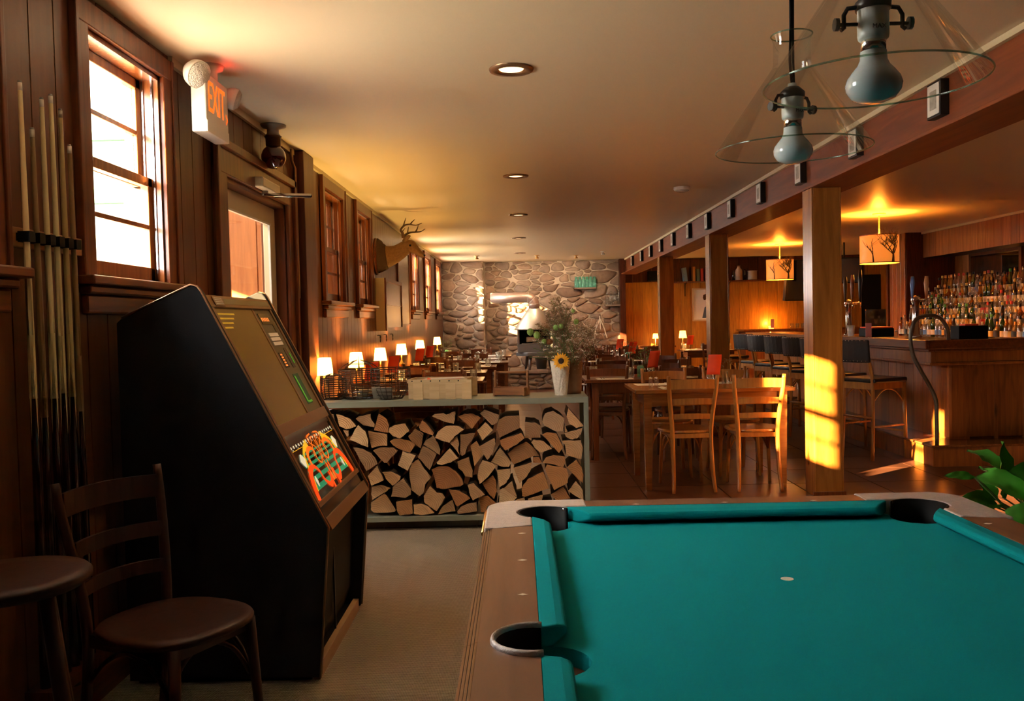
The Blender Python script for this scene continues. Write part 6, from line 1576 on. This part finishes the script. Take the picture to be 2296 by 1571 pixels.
# ---------------------------------------------------------------- drum pendants
MT['drum'] = mk_shade('lit_drum_shade', (.95, .33, .045), .42)
def drum(label, loc):
    t = thing('drum_pendant', label, 'pendant lamp', loc, 0, 'drum pendant lamps over the bar')
    MB().lathe([(.225, -.17), (.225, .17)], n=40, caps=False).build('drum_shade', 'drum', t)
    for z in (-.17, .165): MB().lathe([(.2265, z), (.2265, z + .012)], n=40, caps=False).build('shade_band', 'trug', t)
    MB().tube([(0, 0, .1), (0, 0, .43)], .010, 8).lathe([(.08, .44), (.075, .425), (.02, .415)], n=24).build('stem', 'cream', t)
    tr = MB(); R5 = random.Random(6)
    def br_(a, z, da, dz, w, lv):
        P = []; n = 5
        for i in range(n + 1):
            tt = i / n; P.append((a + da * tt + .02 * sin(3 * tt + lv), z + dz * tt))
        v = []
        for i, (aa, zz) in enumerate(P):
            ww = w * (1 - .6 * i / n)
            for s in (-1, 1): v.append((.2275 * cos(aa + s * ww / .2275), .2275 * sin(aa + s * ww / .2275), zz))
        tr.add(v, [(2 * i, 2 * i + 1, 2 * i + 3, 2 * i + 2) for i in range(n)])
        if lv < 4:
            for q in range(3): br_(P[-1][0] - da * .2 * q, P[-1][1] - dz * .2 * q, R5.uniform(-.35, .35), R5.uniform(.02, .08), w * .6, lv + 1)
    br_(-pi / 2 + .35, -.165, 0.0, .15, .022, 0); br_(-pi / 2 + .30, -.06, -.35, .14, .010, 1); br_(-pi / 2 + .40, -.06, .35, .14, .010, 1); br_(-pi / 2 - .7, -.165, .0, .16, .010, 2); solid(tr.build('tree_print', 'furdark', t), .0008)
    light('drum_lamp', 'POINT', (loc[0], loc[1], loc[2] + .12), 55, (1, .33, .03), .05)
    light('drum_lamp_down', 'POINT', (loc[0], loc[1], loc[2] - .1), 45, (1, .42, .06), .05)
    return t
drum('glowing orange drum pendant with a tree print, nearer one over the bar', (4.43, 10.9, 2.08))
drum('glowing orange drum pendant farther back, left of the hanging television', (4.48, 15.2, 2.08))

# ---------------------------------------------------------------- far pine wall: shelf, books, crocks, picture, ledge
sf_ = thing('wall_shelf', 'long dark wooden shelf with iron brackets high on the pine wall', 'shelf', (4.2, 18.39, 2.04))
MB().box(-1.2, 1.05, -.22, 0, -.025, 0).build('shelf_board', 'trim', sf_)
for x in (-.75, .15): MB().tube([(x, -.18, -.03), (x, -.05, -.06), (x, -.012, -.22)], .008, 6).tube([(x, -.012, -.025), (x, -.012, -.3)], .008, 6).build('bracket', 'blackmetal', sf_)
for i, (u0, u1, v0, mt, lab, tilt) in enumerate([(1533, 1541, 600, plain('blue_cover', (.16, .22, .26), .6), 'faded blue book leaning at the left end of the high shelf', -.12), (1552, 1558, 598, plain('orange_cover', (.45, .18, .03), .6), 'tall orange book on the high shelf', 0), (1560, 1568, 603, plain('olive_cover', (.10, .11, .06), .6), 'thick olive book on the high shelf', 0), (1569.5, 1576, 602, plain('red_cover', (.4, .03, .02), .6), 'red book beside the olive one on the high shelf', 0), (1580, 1586, 600, plain('maroon_cover', (.25, .02, .02), .6), 'maroon book nearest the middle post on the high shelf', 0)]):
    a, b = at(u0, v0, 18.25), at(u1, v0, 18.25); h = a.z - 2.04
    k_ = thing('shelf_book', lab, 'book', ((a.x + b.x) / 2, 18.28, 2.04), 0, 'books on the high shelf'); w = (b.x - a.x) / 2
    MB().box(-w, -w + .004, -.08, .08, 0, h).box(w - .004, w, -.08, .08, 0, h).box(-w, w, -.08, -.075, 0, h).build('cover', mt, k_); MB().box(-w + .004, w - .004, -.075, .075, .004, h - .004).build('pages', 'paper', k_)
    k_.rotation_euler = (0, tilt, 0)
def crock(name, label, u, w, h, mt, prof):
    a = at(u, 610, 18.25); t = thing(name, label, 'jug', (a.x, 18.27, 2.04)); MB().lathe([(r * w, z * h) for r, z in prof], n=20, caps=False).build('vessel', mt, t); return t
JUG = [(.001, 0), (.5, .01), (.5, .55), (.42, .72), (.22, .86), (.2, .96), (.24, 1)]; CR = [(.001, 0), (.47, .01), (.5, .1), (.5, .92), (.53, .95), (.53, 1), (.45, 1)]
crock('stoneware_jug', 'tan stoneware jug on the high shelf between the posts', 1657, .15, .30, 'stoneware', JUG); crock('dark_bottle', 'small dark bottle left of the stoneware jug', 1645, .07, .2, 'blackgloss', JUG)
crock('dark_bottle', 'dark bottle between the stoneware jug and the crock', 1670, .08, .22, 'blackgloss', JUG); crock('stoneware_crock', 'wide cream stoneware crock on the high shelf', 1687, .19, .19, 'stoneware', CR); crock('round_pot', 'dark round pot lid standing above the crock', 1688, .001, .001, 'blackgloss', CR) if 0 else None
a = at(1464, 618, 18.2); tag(MB().box(-.09, .09, -.12, .05, -.1, .1).build('wall_speaker', 'rubber', None, bevel=.008), 'small black wall speaker on the pine wall left of the first shelf book', 'speaker').location = (a.x, 18.34, a.z)
pc = thing('framed_portrait', 'pale framed picture with a dark-haired sketched figure, half hidden by the middle post', 'picture', (3.86, 18.4, 1.56))
MB().box(-.23, .23, -.012, 0, -.31, .31).build('print', 'paper', pc); MB().box(-.26, -.23, -.03, 0, -.34, .34).box(.23, .26, -.03, 0, -.34, .34).box(-.23, .23, -.03, 0, .31, .34).box(-.23, .23, -.03, 0, -.34, -.31).build('frame', plain('pale_wood_frame', (.5, .36, .2), .5), pc)
m = MB()
m.prism([(.02, .10), (.06, .17), (.02, .22), (-.03, .20), (-.04, .14), (-.02, .09)], -.0135, -.012, 'y'); m.build('drawn_hair', 'furdark', pc)
MB().prism([(-.06, -.28), (.16, -.28), (.12, -.08), (.05, -.02), (-.01, -.06), (-.03, -.16)], -.0135, -.012, 'y').build('drawn_coat', plain('ink_blue', (.06, .09, .14), .7), pc)
lg = thing('back_ledge', 'paneled wooden serving ledge along the far pine wall', 'ledge', (5.6, 18.1, 0))
MB().box(-1.1, 1.4, -.35, .28, .99, 1.03).build('ledge_top', 'bartop', lg, bevel=.004); MB().box(-1.05, 1.4, -.25, .28, 0, .99).build('ledge_body', 'paneldark', lg)
for k in range(12): MB().box(-1.05 + k * .2 + .003, -.85 + k * .2 - .003, -.265, -.25, 0, .99).build('plank', 'bar', lg)
vo = thing('votive_lamp', 'low glowing candle lamp with a pink card on the far ledge', 'lamp', (5.17, 18.2, 1.03)); MB().lathe([(.0005, 0), (.05, .0), (.06, .06), (.055, .06), (.045, .01)], n=16, caps=False).build('cup', 'shade', vo)
MB().box(-.035, .035, -.10, -.097, .02, .2).build('card', 'pink', vo)
light('votive_light', 'POINT', (5.17, 18.2, 1.14), 14, (1, .40, .05), .03)
for i in range(4): put(gob, (5.55 + .11 * i, 18.05, 1.03), 0, 'clear glass on the far ledge, %s from the glowing candle lamp' % ORD[i], 'water glasses on the tables')
light('right_wall_glow', 'POINT', (2.75, 17.9, .93), 22, LAMPC, .04)
vo2 = thing('table_lamp', 'small lit lamp low beside the end of the stone wall', 'lamp', (2.75, 17.9, .75)); MB().lathe([(.05, 0), (.05, .01), (.01, .03), (.01, .16)], n=14).build('lamp_base', 'brass', vo2); MB().lathe([(.06, .14), (.045, .24)], n=20, caps=False).build('lamp_shade', 'shade', vo2)
dining_table('small dark corner table against the pine wall beside the stone end', 2.4, 3.1, 17.55, 18.2, 'tabledark', 'right-hand dining tables')
# televisions
for i, (u, v, y, w, h, rz, lab) in enumerate(((1800, 628, 15.6, .42, .36, .5, 'black flat television hung behind the nearest post, its left edge showing'), (1893, 606, 15.2, .30, .22, -.35, 'tilted grey flat television hanging right of the nearest post'))):
    c = at(u, v, y); t = thing('television', lab, 'television', tuple(c), rz)
    MB().box(-w, w, -.03, .03, -h, h).build('housing', 'rubber', t, bevel=.006); MB().box(-w + .02, w - .02, -.034, -.03, -h + .02, h - .02).build('screen', plain('grey_screen', (.05, .055, .06), .1) if i else MT['blackgloss'], t)
    MB().tube([(0, 0, h - .05), (0, .05, ZC - c.z)], .015, 8).build('ceiling_mount', 'blackmetal', t); t.rotation_euler = (.12, 0, rz)
